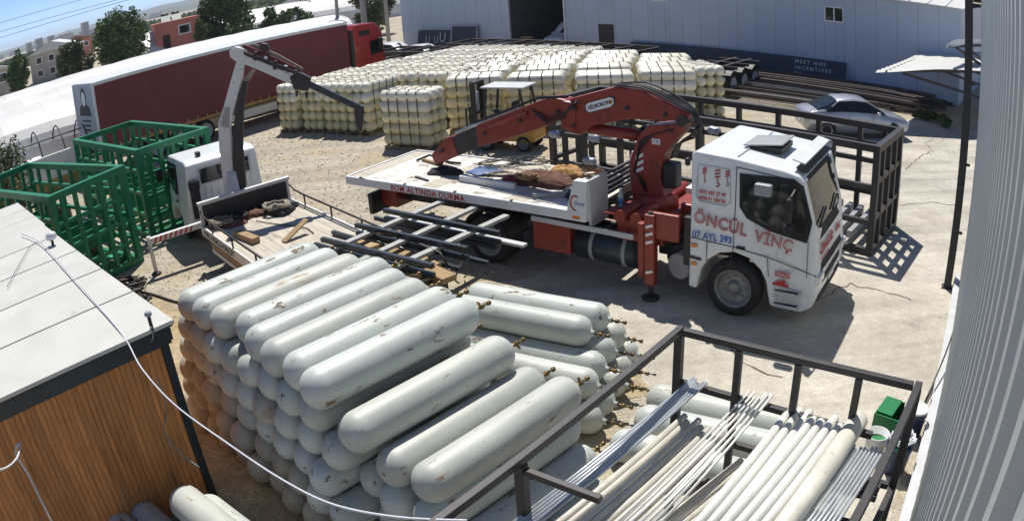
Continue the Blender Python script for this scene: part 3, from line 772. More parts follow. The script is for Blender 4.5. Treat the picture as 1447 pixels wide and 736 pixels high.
# hydraulic hoses over the elbow
rh = random.Random(4)
for k in range(9):
    y = 1.12+k*.035; s_ = rh.uniform(-.04, .08)
    pts = [Vector((-2.9, y, 3.72)), Vector((-2.3, y, 3.72+s_)), Vector((-1.7, y-.03, 3.52+s_)), Vector((-1.28-s_*.7, y-.05, 3.34)), Vector((-1.16-s_, y-.02, 3.10)), Vector((-1.34, y, 2.86-s_)), Vector((-1.62, y, 2.66)), Vector((-1.72, y, 2.4))]
    P2 = []
    for a, b in zip(pts, pts[1:]): P2 += [a, a.lerp(b, .5)+Vector((0, 0, .012))]
    MB().path(P2+[pts[-1]], .016, 6).build('hydraulic_hose', m_ropeblk, tk)
for k in range(3):
    pts = [Vector((-3.6-.1*k, 1.06, 3.36)), Vector((-4.0, 1.02, 3.1-.05*k)), Vector((-4.4, 1.02, 2.95-.06*k)), Vector((-4.8, 1.05, 3.12))]
    MB().path(pts, .016, 6).build('hydraulic_hose', m_ropeblk, tk)
for X, Z_ in ((-3.75, 3.2), (-3.8, 2.86), (-2.6, 3.3), (-1.8, 3.24), (-4.15, 3.12), (-5.1, 2.86), (-6.05, 2.5), (-2.35, 2.9), (-1.65, 2.95), (-7.35, 2.0)):
    MB().tube((X, 1.25-.245, Z_), (X, 1.25+.245, Z_), .038, 10).build('pin', m_dark, tk)
for k in range(4):
    z_ = .05*k; MB().path([(-2.2, 1.25-.25, 1.7+z_), (-2.42, .98-.02*k, 2.1), (-2.30, .98, 2.55+z_), (-2.05, 1.0, 2.85), (-1.6, 1.0, 3.0)], .014, 6).build('hydraulic_hose', m_ropeblk, tk)
for k in range(2): MB().path([(-3.9, 1.07, 3.42+.03*k), (-4.6, 1.06, 3.36+.03*k), (-5.4, 1.06, 3.05+.03*k), (-6.3, 1.06, 2.72+.03*k)], .016, 6).build('hydraulic_hose', m_ropeblk, tk)
# badge, CE mark, hazard plate
yb = 1.25-.17
bx = [(-3.52, 3.17), (-3.46, 3.12), (-2.93, 3.30), (-2.86, 3.38), (-2.87, 3.49), (-2.95, 3.51), (-3.47, 3.34), (-3.54, 3.27)]
q = MB(); q.prism(bx, yb-.002, yb-.012); q.build('badge_edge', m_blacktxt, bm_, fix=True)
cxm, czm = -3.2, 3.32
q = MB(); q.prism([(cxm+(x-cxm)*.93, czm+(z-czm)*.86) for x, z in bx], yb-.012, yb-.016); q.build('badge', m_whitetxt, bm_, fix=True)
text('HİDROKON', bm_, (-3.45, yb-.018, 3.195), (PI/2, -math.radians(19), 0), .105, m_blacktxt, offset=.003, sx=.9)
q = MB(); q.prism([(-2.99, 3.42), (-2.91, 3.445), (-2.91, 3.38), (-2.95, 3.34), (-2.99, 3.36)], yb-.016, yb-.020); q.build('badge_emblem', m_yellow, bm_, fix=True)
MB().box((-1.98, 1.25-.235, 2.72), (.17, .008, .11)).build('ce_plate', m_whitetxt, tk); text('CE', tk, (-2.04, 1.25-.241, 2.685), SIDE, .10, m_blacktxt)
for k in range(3):
    q = MB(); z0 = 2.05+k*.13; q.prism([(-2.42, z0), (-2.26, z0+.09), (-2.26, z0+.16), (-2.42, z0+.07)], 1.25-.232, 1.25-.238); q.build('hazard_stripe', m_whitetxt, tk, fix=True)
q = MB(); q.box((-1.42, 2.05, 1.62), (.5, .7, .12)); q.build('toolbox', m_white, tk, bevel=.01)
q = MB()
for k in range(6): q.beam((-2.85+k*.035, .9, 1.42+k*.07), (-2.75+k*.035, 2.4, 1.42+k*.07), .05, .04)
q.build('timber_rack', m_dark, tk)
MB().box((-1.35, 1.7, 1.45), (.35, 1.2, .2)).build('oil_tank', m_red, tk, bevel=.03)

# ---- loose things lying on the flatbed
def coil(name, label, cat, c, r, turns, rad, m, seed=1, squash=1., h=.02, jit=.25, group=None):
    rc = random.Random(seed); pts = []
    for k in range(int(turns*14)):
        a = 2*PI*k/14; rr_ = r*(1+rc.uniform(-jit, jit)*.5)*(.55+.45*rc.random()**.5)
        pts.append(Vector((math.cos(a)*rr_, math.sin(a)*rr_*squash, h+rad+rc.random()*h*2*k/14/turns)))
    o = MB().path(pts, rad, 5).build(name, m); o.location = c
    return tag(o, label, cat, group)
def heap(name, label, cat, c, rx, ry, hz, m, seed=1, rz=0.):
    """crumpled cloth-like lump"""
    rc = random.Random(seed); q = MB(); nu, nv = 22, 9
    ph = [rc.uniform(0, 6.3) for _ in range(6)]
    rows = []
    for j in range(nv+1):
        v = j/nv; row = []
        for i in range(nu):
            a = 2*PI*i/nu
            k = 1+.18*math.sin(3*a+ph[0])+.12*math.sin(7*a+ph[1]+v*5)+rc.uniform(-.07, .07)
            rad = math.cos(v*PI/2)**.7*k
            row.append((math.cos(a)*rx*rad, math.sin(a)*ry*rad, hz*math.sin(v*PI/2)*(1+.25*math.sin(5*a+ph[2])*(1-v)+rc.uniform(-.18, .18)) if j else 0.))
        rows.append(row)
    for r in rows: q.v += r
    for j in range(nv):
        for i in range(nu): q.f.append((j*nu+i, j*nu+(i+1) % nu, (j+1)*nu+(i+1) % nu, (j+1)*nu+i)); q.sm.append(True)
    q.f.append(tuple(nv*nu+i for i in range(nu))); q.sm.append(True)
    q.f.append(tuple(reversed(range(nu)))); q.sm.append(False)
    o = q.build(name, m); o.location = c; o.rotation_euler = (0, 0, rz)
    return tag(o, label, cat)
ZB = BZ+.002
heap('chain_heap', 'dark oily chain heap beneath the red crane hook on the white deck', 'chain', tloc(-7.35, 1.15, ZB), .42, .3, .12, m_dark, 3, TYAW)
coil('wire_sling', 'thin black wire sling in loose loops on the blue tarp', 'sling', tloc(-6.35, 2.0, ZB+.03), .55, 6, .009, m_ropeblk, 5, .6, .05, .6)
coil('wire_sling', 'springy black wire loops standing near the far side rail', 'sling', tloc(-5.7, 2.15, ZB+.03), .45, 5, .009, m_ropeblk, 6, .7, .09, .7)
heap('tarp', 'crumpled blue tarp beside the boom tip on the flatbed', 'tarp', tloc(-6.35, 1.55, ZB), .6, .35, .06, m_bluetarp, 8, TYAW)
heap('blanket', 'brown cloth and webbing heap beside the white head post', 'cloth', tloc(-4.75, 1.35, ZB), .8, .42, .22, m_cloth, 9, TYAW)
heap('blanket', 'tan cloth draped on the brown webbing heap', 'cloth', tloc(-4.5, 1.85, ZB), .42, .3, .26, m_clothtan, 12, TYAW)
heap('blanket', 'rusty red cloth bundle at the end of the white beam', 'cloth', tloc(-5.4, 1.0, ZB), .25, .2, .16, m_red, 14, TYAW)
coil('lifting_strap', 'dirty tan lifting strap coiled on the brown cloth heap', 'strap', tloc(-5.0, 1.05, ZB+.08), .26, 4, .028, m_clothtan, 15, .6, .05)
o = MB().beam(tloc(-6.55, .72, ZB+.07), tloc(-5.05, .66, ZB+.07), .10, .13).build('steel_beam', m_offwhite); tag(o, 'pale box beam lying along the lettered deck edge', 'beam')
o = MB().beam(tloc(-8.6, 1.75, ZB+.035), tloc(-7.2, 1.35, ZB+.035), .08, .06).build('timber_batten', m_wood); tag(o, 'brown timber batten beside the curled black strap', 'batten')
o = MB().beam(tloc(-4.4, .35, ZB+.05), tloc(-3.5, 1.0, ZB+.05), .10, .09).build('steel_beam', m_grey); tag(o, 'short grey steel bar leaning beside the white head post', 'beam')
o = MB().path([tloc(-8.7, 1.62, ZB+.03), tloc(-8.5, 1.9, ZB+.12), tloc(-8.2, 1.95, ZB+.05), tloc(-7.8, 1.8, ZB+.03), tloc(-7.4, 1.75, ZB+.05)], .03, 6).build('lifting_strap', m_ropeblk); tag(o, 'black curled strap by the brown timber batten on the white deck', 'strap')
o = MB().beam(tloc(-7.75, .55, ZB+.02), tloc(-7.25, .42, ZB+.02), .05, .035).build('steel_bar', m_dark); tag(o, 'short black bar above the red warning words on the deck edge', 'bar')
o = MB().box((0, 0, .03), (2.3, 1.0, .05)).build('plywood_sheet', m_wood); o.location = tloc(-5.6, 1.95, BZ-.003); o.rotation_euler = (0, 0, TYAW+.08); tag(o, 'weathered grey plywood sheet along the far deck edge', 'board'); o.data.materials[0] = m_ply; o.location = tloc(-5.2, 1.86, BZ-.001)
coil('wire_sling', 'rusty wire sling between the tan cloth and the far side rail', 'sling', tloc(-4.2, 2.15, ZB), .38, 6, .012, m_cloth, 17, .7, .05, .7)
coil('lifting_strap', 'grey webbing strap flung across the middle of the white deck', 'strap', tloc(-5.9, 1.35, ZB), .34, 3, .022, m_rope, 18, .5, .03, .8)
heap('chain_heap', 'oily chain heap against the head panel bars', 'chain', tloc(-3.5, 1.7, ZB), .35, .45, .2, m_dark, 19, TYAW)
heap('blanket', 'dark folded sheet behind the white head post', 'cloth', tloc(-3.75, 1.0, ZB), .3, .35, .12, m_ropeblk, 20, TYAW)
bo = thing('water_bottle', 'small clear water bottle with blue label on the red crane base', 'bottle', tloc(-2.52, .55, 1.502))
MB().lathe((0, 0, 0), (0, 0, 1), [(0, .02), (0, .034), (.17, .034), (.205, .014), (.22, .013)], 14).build('body', m_bottle, bo)
MB().lathe((0, 0, .05), (0, 0, 1), [(0, .0345), (0, .0355), (.06, .0355), (.06, .0345)], 14, cap=False).build('label_band', m_bluelabel, bo); MB().lathe((0, 0, .222), (0, 0, 1), [(0, .015), (.02, .015)], 10).build('cap', m_whitetxt, bo)
bo.scale = (1.5, 1.5, 1.5)

# ------------------------------------------------------------------ small dropside truck with white crane
SX, SY, SYAW = -6.29, 16.84, math.atan2(.777, -.63)
sk = thing('dropside_truck', 'small white dropside truck with folded white crane behind the cab', 'crane truck', (SX, SY, 0), SYAW)
def sloc(X, Y, Z=0.):
    c, s_ = math.cos(SYAW), math.sin(SYAW); return Vector((SX+X*c-Y*s_, SY+X*s_+Y*c, Z))
BL, HW = -6.75, 1.2
MB().box((BL/2, 0, .86), (-BL-.1, 2.2, .12)).build('bed_frame', m_dark, sk)
for k in range(9):
    y0 = -HW+.03+k*(2*HW-.06)/9; MB().box((BL/2, y0+(2*HW-.06)/18, .955), (-BL-.04, (2*HW-.06)/9-.008, .05)).build('deck_plank', m_ply, sk)
MB().box((-.03, 0, 1.24), (.07, 2*HW+.04, .56)).build('headboard', m_offwhite, sk, bevel=.01)
MB().box((-.03, 0, 1.55), (.13, 2*HW+.08, .06)).build('headboard_rail', m_offwhite, sk); MB().box((-.072, 0, 1.24), (.012, 2*HW-.12, .50)).build('headboard_shade_dirt', m_dark, sk)  # dark plate added for the shade and dirt on the headboard's inner face
for sgn in (1, -1):
    MB().box((BL/2, sgn*(HW+.02), .90), (-BL, .05, .24)).build('side_rail', m_offwhite, sk, bevel=.008)
    for X in (-.9, -2.3, -3.7, -5.1): MB().tube((X, sgn*(HW+.02), 1.02), (X, sgn*(HW+.02), 1.26), .022, 8).build('stanchion', m_dark, sk)
    MB().path([(-.1, sgn*(HW+.02), 1.38), (-.3, sgn*(HW+.02), 1.30), (-.9, sgn*(HW+.02), 1.27), (-6.5, sgn*(HW+.02), 1.25), (-6.7, sgn*(HW+.02), 1.05)], .024, 8).build('hand_rail', m_dark, sk)
    MB().box((-1.6, sgn*(HW-.02), .66), (2.2, .05, .12)).build('side_guard', m_wood if sgn > 0 else m_offwhite, sk)
    MB().box((-1.7, sgn*(HW-.05), .48), (2.6, .05, .10)).build('side_guard', m_offwhite, sk)
    for X in (-.5, -2.7): MB().box((X, sgn*(HW-.09), .62), (.05, .06, .5)).build('guard_bracket', m_dark, sk)
text('FORCA VİNÇ & FORKLİFT', sk, (-.25, HW+.048, .83), (PI/2, 0, PI), .19, m_blacktxt, sx=.95, offset=.003)
MB().box((BL-.05, 0, .82), (.06, 2.2, .22)).build('tail_board', m_dark, sk)
MB().beam((BL, .42, .62), (3.2, .42, .62), .08, .2).build('chassis_rail', m_dark, sk); MB().beam((BL, -.42, .62), (3.2, -.42, .62), .08, .2).build('chassis_rail', m_dark, sk)
r2 = .40
for X, ys_ in ((2.60, (.88, -.88)), (-3.9, (.95, .68, -.68, -.95))):
    for y in ys_: wheel(sk, X, y, r2, r2, .22, 1 if y > 0 else -1, n=24)
    MB().tube((X, -.8, r2), (X, .8, r2), .06).build('axle', m_dark, sk)
# cab
_before = set(sk.children)
arch2 = [(2.60+.50*math.cos(a), .42+.50*math.sin(a)) for a in [math.radians(d) for d in (0, 30, 60, 90, 120, 150, 180)]]
cp2 = [(1.42, 2.08), (1.42, .55)]+[(x, z) for x, z in reversed(arch2)]+[(3.2, .40), (3.5, .42), (3.57, .9), (3.53, 1.26), (3.17, 2.04), (3.0, 2.15), (1.6, 2.18)]
q = MB(); ysn = [-1.0, -.9, -.5, 0, .5, .9, 1.0]
for y in ysn:
    for x, z in cp2:
        k = 1-.10*max(0, (z-1.1)/1.0)
        if x > 3.05: k *= 1-.12*((x-3.05)/.5)
        q.v.append((x, y*k, z))
n2 = len(cp2)
q.f.append(tuple(range(n2))); q.f.append(tuple((len(ysn)-1)*n2+k for k in reversed(range(n2)))); q.sm += [False, False]
for j in range(len(ysn)-1):
    for k in range(n2): q.f.append((j*n2+(k+1) % n2, j*n2+k, (j+1)*n2+k, (j+1)*n2+(k+1) % n2)); q.sm.append(False)
cab2 = q.build('cab', m_white, sk, bevel=.05, seg=3, fix=True)
def cy2(x, z): return 1.0*(1-.10*max(0, (z-1.1)/1.0))*(1-.12*max(0, (x-3.05)/.5))
for sgn in (1, -1):
    for nm, pts, m_, of in (('window_surround', [(2.28, 2.0), (2.27, 1.25), (3.40, 1.22), (3.43, 1.35), (3.12, 2.0)], m_black, .006), ('side_window', [(2.35, 1.95), (2.34, 1.31), (3.31, 1.28), (3.35, 1.37), (3.08, 1.95)], m_glass, .012)):
        w_ = MB(); o1 = [(x, sgn*(cy2(x, z)+of), z) for x, z in pts]; o2 = [(x, sgn*(cy2(x, z)-.02), z) for x, z in pts]; m3 = len(pts)
        w_.v = o1+o2; w_.f = [tuple(range(m3)), tuple(m3+k for k in reversed(range(m3)))]+[((k+1) % m3, k, m3+k, m3+(k+1) % m3) for k in range(m3)]; w_.sm = [False]*len(w_.f)
        w_.build(nm, m_, sk, fix=True)
    for xg in (2.22, 3.38): MB().box((xg, sgn*(cy2(xg, 1.2)+.002), 1.15), (.012, .008, .95)).build('panel_gap', m_dark, cab2)
    MB().box((3.35, sgn*1.12, 1.6), (.06, .18, .30)).build('mirror', m_black, sk, bevel=.03); MB().beam((3.3, sgn*.9, 1.65), (3.35, sgn*1.12, 1.65), .02, .02).build('mirror_arm', m_dark, sk)
    MB().box((2.32, sgn*(cy2(2.3, 1.1)+.012), 1.1), (.14, .02, .04)).build('door_handle', m_black, sk)
MB().box((1.405, -.05, 1.76), (.02, 1.25, .36)).build('rear_window', m_glass, sk, bevel=.008); MB().box((1.412, -.05, 1.76), (.02, 1.35, .44)).build('window_seal', m_lgrey, sk)
for k in range(9): MB().box((1.408, -.7+k*.17, 1.25), (.03, .035, .5)).build('pressed_rib', m_white, cab2)
MB().box((1.36, .78, 1.2), (.14, .22, .8)).build('air_intake', m_black, sk, bevel=.03); MB().box((1.34, .78, 1.62), (.16, .26, .22)).build('intake_hood', m_black, sk, bevel=.04)
MB().box((1.75, .45, 2.24), (.16, .1, .1)).build('work_lamp', m_dark, sk)
q = MB(); q.quad((3.57, -.82, 1.28), (3.57, .82, 1.28), (3.21, .76, 2.02), (3.21, -.76, 2.02)); q.quad((3.53, -.82, 1.28), (3.17, -.76, 2.02), (3.17, .76, 2.02), (3.53, .82, 1.28)); q.build('windscreen', m_wind, sk)
for o_ in set(sk.children)-_before: o_.scale = (1.16, 1.12, 1.07); o_.location = (1.42*(1-1.16), 0, .6*(1-1.07))
# striped outrigger
MB().box((.62, 1.7, .86), (.14, 1.7, .14)).build('outrigger_beam', m_offwhite, sk)
for k in range(8):
    q = MB(); y0 = 1.30+k*.14; q.v = [(.545, y0, .93), (.545, y0+.06, .93), (.545, y0+.12, .80), (.545, y0+.06, .80), (.552, y0, .93), (.552, y0+.06, .93), (.552, y0+.12, .80), (.552, y0+.06, .80)]
    q.f = [(0, 1, 2, 3), (7, 6, 5, 4)]; q.sm = [False]*2
    q.build('hazard_stripe', m_stripe, sk)
MB().tube((.62, 2.5, .10), (.62, 2.5, .98), .055).build('outrigger_leg', m_offwhite, sk); MB().lathe((.62, 2.5, 0), (0, 0, 1), [(0, .14), (.03, .14), (.09, .05)], 14).build('leg_foot', m_dark, sk); MB().tube((.62, 2.5, .0), (.62, 2.5, .2), .03).build('leg_rod', m_alu, sk)
MB().box((.62, -1.2, .86), (.14, .5, .14)).build('outrigger_beam', m_offwhite, sk); MB().tube((.62, -1.4, .05), (.62, -1.4, .98), .055).build('outrigger_leg', m_offwhite, sk)
MB().box((.55, 0, .80), (.6, 1.9, .34)).build('crane_base', m_dark, sk, bevel=.03)
# crane: traced in the vertical plane through the column, jib pointing out over the yard
CB = sloc(.42, .05); JD = Vector((.985, .17, 0))
def cpl(px, py):
    w_ = on_plane(px, py, CB, CB+JD); d_ = (w_-CB); return (d_.x*JD.x+d_.y*JD.y, w_.z)
crn = None
inv_s = Matrix.Rotation(-SYAW, 3, 'Z')
def c3(t, y, z):
    """plane coordinate -> truck-local"""
    w_ = CB+JD*t+Vector((-JD.y, JD.x, 0))*y; v_ = inv_s @ Vector((w_.x-SX, w_.y-SY, 0)); return (v_.x, v_.y, z)
def sc(name, pix, w_, m, y=0., bev=.015):
    q = MB(); q.prism([cpl(*p) for p in pix], y-w_/2, y+w_/2, lambda a, b, c: c3(a, b, c)); return q.build(name, m, sk, bevel=bev, fix=True)
MB().lathe(c3(0, 0, .9), (0, 0, 1), [(0, .24), (.5, .24), (.62, .19), (1.1, .17)], 20).build('slew_base', m_offwhite, sk)
sc('crane_column', [(318, 272), (311, 215), (309, 175), (317, 150), (327, 150), (326, 180), (329, 225), (334, 268)], .20, m_offwhite)
sc('column_cylinder', [(332, 272), (329, 195), (335, 150), (344, 112), (351, 114), (345, 160), (344, 205), (349, 262)], .16, m_dark, -.05)
sc('main_boom', [(311, 178), (318, 146), (335, 86), (346, 86), (343, 110), (330, 160), (326, 182)], .20, m_offwhite)
sc('lift_cylinder', [(327, 160), (345, 112), (358, 96), (361, 100), (350, 118), (333, 165)], .08, m_rope, .0)
sc('knuckle', [(325, 72), (333, 66), (347, 69), (350, 82), (340, 90), (326, 80)], .24, m_offwhite)
sc('jib', [(327, 74), (334, 71), (362, 82), (410, 104), (432, 112), (434, 124), (412, 119), (365, 98), (330, 84)], .20, m_offwhite)
sc('jib_cylinder', [(340, 66), (346, 63), (395, 84), (420, 96), (418, 101), (392, 91)], .09, m_curtain)
sc('jib_tube', [(352, 64), (358, 62), (392, 77), (428, 97), (426, 102), (390, 83)], .07, m_rope, .09)
sc('jib_tube', [(346, 72), (400, 92), (430, 105), (429, 109), (398, 98), (345, 77)], .05, m_dark, -.12)
sc('valve_block', [(366, 66), (370, 61), (378, 62), (382, 70), (374, 74)], .18, m_dark)
for k in range(5):
    a = (360+k*14, 72+k*6.5); sc('hose_clamp', [a, (a[0]+5, a[1]+1), (a[0]+3, a[1]+14), (a[0]-2, a[1]+12)], .26, m_offwhite if k % 2 else m_dark)
sc('jib_head', [(410, 108), (425, 102), (440, 110), (436, 128), (416, 126)], .26, m_dark)
sc('extension', [(432, 112), (512, 150), (510, 158), (430, 121)], .12, m_tube)
sc('extension_tip', [(500, 150), (514, 149), (515, 158), (512, 184), (506, 186), (502, 170)], .10, m_dark)
for a in ((417, 128), (431, 130)): sc('hook_link', [a, (a[0]+5, a[1]), (a[0]+4, a[1]+9), (a[0]+1, a[1]+9)], .06, m_dark)
# goods on the dropside bed
zd = .982
heap('blanket', 'dirty dark sacking strewn along the headboard foot', 'cloth', sloc(-.45, .55, zd), .35, .5, .1, m_cloth, 26, SYAW)
coil('rope_coil', 'pale coiled rope beside the headboard on the plank bed', 'rope', sloc(-.45, .85, zd), .30, 9, .022, m_rope, 21, .8, .07)
coil('cable_coil', 'dark cable coil next to the pale rope coil', 'rope', sloc(-.4, .35, zd), .26, 6, .02, m_ropeblk, 22, .8, .05)
heap('strap_heap', 'tangled dark straps and chain heap in the far corner of the plank bed', 'straps', sloc(-.6, -.65, zd), .5, .42, .2, m_dark, 23, SYAW)
coil('lifting_strap', 'grey webbing sling draped over the dark strap heap', 'strap', sloc(-.75, -.5, zd+.1), .36, 3, .035, m_rope, 24, .7, .05)
heap('chain_heap', 'small rusty chain heap in the middle of the headboard', 'chain', sloc(-.35, -.1, zd), .3, .2, .12, m_cloth, 25, SYAW)
o = MB().box((0, 0, .07), (.95, .2, .13)).build('timber_baulk', m_wood, bevel=.008); o.location = sloc(-1.9, .75, zd); o.rotation_euler = (0, 0, SYAW+.12); tag(o, 'brown squared timber baulk lying on the plank bed', 'timber')
o = MB().box((0, 0, .0), (.75, .16, .03), R=Matrix.Rotation(-.35, 3, 'Y')).build('plank_offcut', m_wood); o.location = sloc(-2.75, -.1, zd+.15); o.rotation_euler = (0, 0, SYAW-1.3); tag(o, 'tilted pale plank offcut leaning at the steel frames', 'plank')
o = MB().path([sloc(-.9, .1, zd+.02), sloc(-1.5, -.1, zd+.02), sloc(-2.0, -.35, zd+.015), sloc(-2.5, -.5, zd+.02), sloc(-2.9, -.45, zd+.015)], .012, 5).build('rope', m_ropeblk); tag(o, 'thin dark rope trailing across the plank bed', 'rope')

# stacked ladder frames of black tube with pale cross bars, overhanging the bed
fb = thing('ladder_frame', 'black tube frames with pale flat cross bars stacked over the truck tail', 'steel frame', (0, 0, 0))
zt = 1.32
tubes = [((402, 318), (625, 396)), ((505, 318), (660, 372)), ((543, 298), (705, 354)), ((500, 332), (648, 382)), ((455, 340), (610, 392)), ((410, 358), (580, 408))]
rails_px = [((543, 297), (706, 330)), ((503, 318), (660, 352)), ((455, 338), (612, 376))]
for (a, b) in rails_px:
    for dz in (0., -.17):
        p0, p1 = G(*a, zt), G(*b, zt); MB().beam((p0.x, p0.y, zt+dz), (p1.x, p1.y, zt+dz), .09, .09).build('rail', m_tube, fb, bevel=.006)
m_palebar2 = mat('dusty flat bar', (.38, .385, .37), .6, v=.2, s=5, dirt=(.2, .17, .13), da=.58, ds=5)
bars_px = [((625, 285), (448, 362)), ((672, 293), (488, 379)), ((716, 305), (540, 386))]
for (a, b) in bars_px:
    p0, p1 = G(*a, zt-.08), G(*b, zt-.08); MB().beam(p0, p1, .14, .06).build('cross_bar', m_palebar2, fb)
for (a, b) in (((425, 352), (590, 402)), ((520, 330), (690, 372)), ((480, 345), (640, 392)), ((530, 308), (700, 350)), ((445, 345), (600, 388)), ((470, 328), (650, 380))):
    p0, p1 = G(*a, zt-.28), G(*b, zt-.28); MB().beam(p0, p1, .08, .08).build('rail', m_tube, fb, bevel=.006)
p0, p1 = G(410, 352, zt-.3), G(560, 398, zt-.3); MB().beam(p0, p1, .08, .08).build('rail', m_tube, fb)
p0, p1 = G(548, 306, 1.1), G(742, 347, 1.1); MB().beam(p0, p1, .14, .05).build('edge_bar', m_lgrey, fb)
for a, b in (((498, 352), (545, 335)), ((565, 376), (640, 345))):
    pass
for k, (px, py) in enumerate([(520, 345), (560, 357), (600, 372), (575, 385), (620, 388), (545, 330)]):
    c_ = G(px, py, 1.06); o = MB().box((0, 0, 0), (.62, .30, .10)).build('timber_block', m_wood if k % 3 else m_pallet); o.location = c_; o.rotation_euler = (0, 0, SYAW+.3*(k % 2)); tag(o, 'short timber block packed under the black ladder frames', 'timber', 'timber blocks under the ladder frames')
o = MB().path([G(648, 345, 1.35), G(655, 352, 1.32), G(652, 372, 1.0), G(642, 395, .5), G(648, 400, .05)], .02, 6).build('strap_tail', m_rope); tag(o, 'worn strap hanging from the ends of the black ladder frames', 'strap')
o = MB().path([G(652, 350, 1.33), G(660, 362, 1.1), G(662, 385, .6), G(656, 392, .05)], .016, 6).build('chain_tail', m_dark); tag(o, 'dark chain hanging from the tail of the dropside bed', 'chain')

# ------------------------------------------------------------------ container frames of welded steel
def lattice_frame(name, label, cat, origin, ex, ey, Lx, Ly, Hh, m, w=.12, nx=5, ny=3, rails=(.33, .66), floor=True, mid=.09, roofbars=0, floorm=None, edge=True, endrails=None):
    """open box frame: corner posts, top and bottom rails, uprights and mid rails on every face"""
    r = thing(name, label, cat, (origin[0], origin[1], 0))
    ex = Vector((ex[0], ex[1], 0)).normalized(); ey = Vector((ey[0], ey[1], 0)).normalized()
    def p(a, b, z): return ex*a+ey*b+Vector((0, 0, z))
    def bar(nm, a, b, ww, hh, up=(0, 0, 1)): return MB().beam(a, b, ww, hh, up).build(nm, m, r)
    h = w/2
    for a in (h, Lx-h):
        for b in (h, Ly-h): bar('corner_post', p(a, b, 0), p(a, b, Hh), w, w, ex)
    for z in (h, Hh-h):
        for b in (h, Ly-h): bar('long_rail', p(w+.002, b, z), p(Lx-w-.002, b, z), w*.96, w)
        for a in (h, Lx-h): bar('end_rail', p(a, w+.002, z), p(a, Ly-w-.002, z), w*.96, w)
    for k in range(1, nx):
        a = Lx*k/nx
        for b in (h, Ly-h): bar('upright', p(a, b, w+.002), p(a, b, Hh-w-.002), mid, mid, ex)
        if floor: bar('floor_bar', p(a, w+.002, h), p(a, Ly-w-.002, h), mid, mid)
        if roofbars: bar('roof_bar', p(a, w+.002, Hh-h), p(a, Ly-w-.002, Hh-h), mid, mid)
    for k in range(1, ny):
        b = Ly*k/ny
        for a in (h, Lx-h): bar('upright', p(a, b, w+.002), p(a, b, Hh-w-.002), mid, mid, ex)
    for t in rails:
        for b in (h, Ly-h): bar('mid_rail', p(w+.002, b, Hh*t), p(Lx-w-.002, b, Hh*t), mid*.9, mid*.9)
    for t in (endrails or rails):
        for a in (h, Lx-h): bar('mid_rail', p(a, w+.002, Hh*t), p(a, Ly-w-.002, Hh*t), mid*.9, mid*.9)
    return r, p
def gframe(label, A, ex, ey, seed):
    r, p = lattice_frame('container_frame', label, 'steel frame', A, ex, ey, 6.06, 2.5, 2.6, m_green, .17, 8, 6, (.26, .50, .75), True, .105, 0, None, True, (.24, .46, .70))
    rg = random.Random(seed)
    for k in range(12):                                          # floor plates and loose ribs
        a, b = rg.uniform(.5, 5.3), rg.uniform(.4, 2.1)
        MB().box(p(a, b, .19+.004*k), (.55, .42, .02), math.atan2(ex[1], ex[0])).build('floor_plate', m_greenlit, r)
    for k in range(6):                                           # saddles for the cylinders along the middle
        a = .9+k*.9
        MB().box(p(a, 1.25, .9), (.06, 2.1, .5), math.atan2(ex[1], ex[0])).build('saddle', m_green, r)
    return r
m_greenlit = mat('sunlit green plate', (.02, .30, .14), .45, v=.15, s=4)  # lighter copy of the frame green, with the sunlight put into its colour
gframe('open green steel container frame with dense end lattice beside the timber shed', (-9.45, 16.75), (-.885, .466), (-.466, -.885), 1)
gframe('second open green steel container frame in front of the maroon trailer', (-8.35, 20.3), (-.77, .64), (-.64, -.77), 2)
for k, (px, py, z_, m_, lab) in enumerate([(98, 300, 1.3, m_cloth, 'rust brown drum standing inside the near green frame'), (128, 325, .9, m_cloth, 'small rusty pot on the floor inside the near green frame')]):
    o = MB().lathe((0, 0, 0), (0, 0, 1), [(0, .2), (.02, .24), (.3, .245), (.32, .255), (.34, .245), (.75, .24), (.77, .22)], 18).build('steel_drum', m_); o.location = G(px, py+30, .2); o.scale = (1, 1, 1.2-.5*k); tag(o, lab, 'drum')
bk, bp_ = lattice_frame('steel_rack', 'long black steel container skid frame standing behind the white lorry', 'steel rack', (7.78, 13.80), (-.722, .692), (.692, .722), 9.1, 2.38, 2.46, m_frame, .15, 8, 4, (.30, .62), True, .125, 0, None, True, (.34, .67))
for k in range(6):
    MB().box(bp_(.6+k*.28, 1.0, .38+.02*k), (.12, 1.9, .16), math.atan2(.692, -.722)).build('cradle_bar', m_grey, bk)
for (a, b, z) in ((1.3, .06, 2.34), (1.3, .06, 1.55), (5.2, .06, 2.3), (8.9, .06, 1.5), (7.8, .06, .9), (5.3, 2.3, 1.6), (7.6, .06, 1.55)):
    heap_ = MB().lathe(bp_(a-.18, b, z), (-.722, .692, 0), [(0, .08), (.05, .12), (.15, .10), (.25, .13), (.36, .09)], 9); heap_.build('film_wrap', m_tape, bk)
for k in range(6):
    a = 1.0+k*1.45; q = MB()
    for dx in (-.05, .05): q.beam(bp_(a+dx, 2.30, 2.47), bp_(a+dx, 2.30, 2.56), .012, .012)
    q.beam(bp_(a-.05, 2.30, 2.56), bp_(a+.05, 2.30, 2.56), .012, .012); q.build('lifting_eye', m_lgrey, bk)
MB().beam(bp_(.2, 2.30, 1.98), bp_(8.9, 2.30, 1.98), .05, .05).build('upper_rail', m_frame, bk)

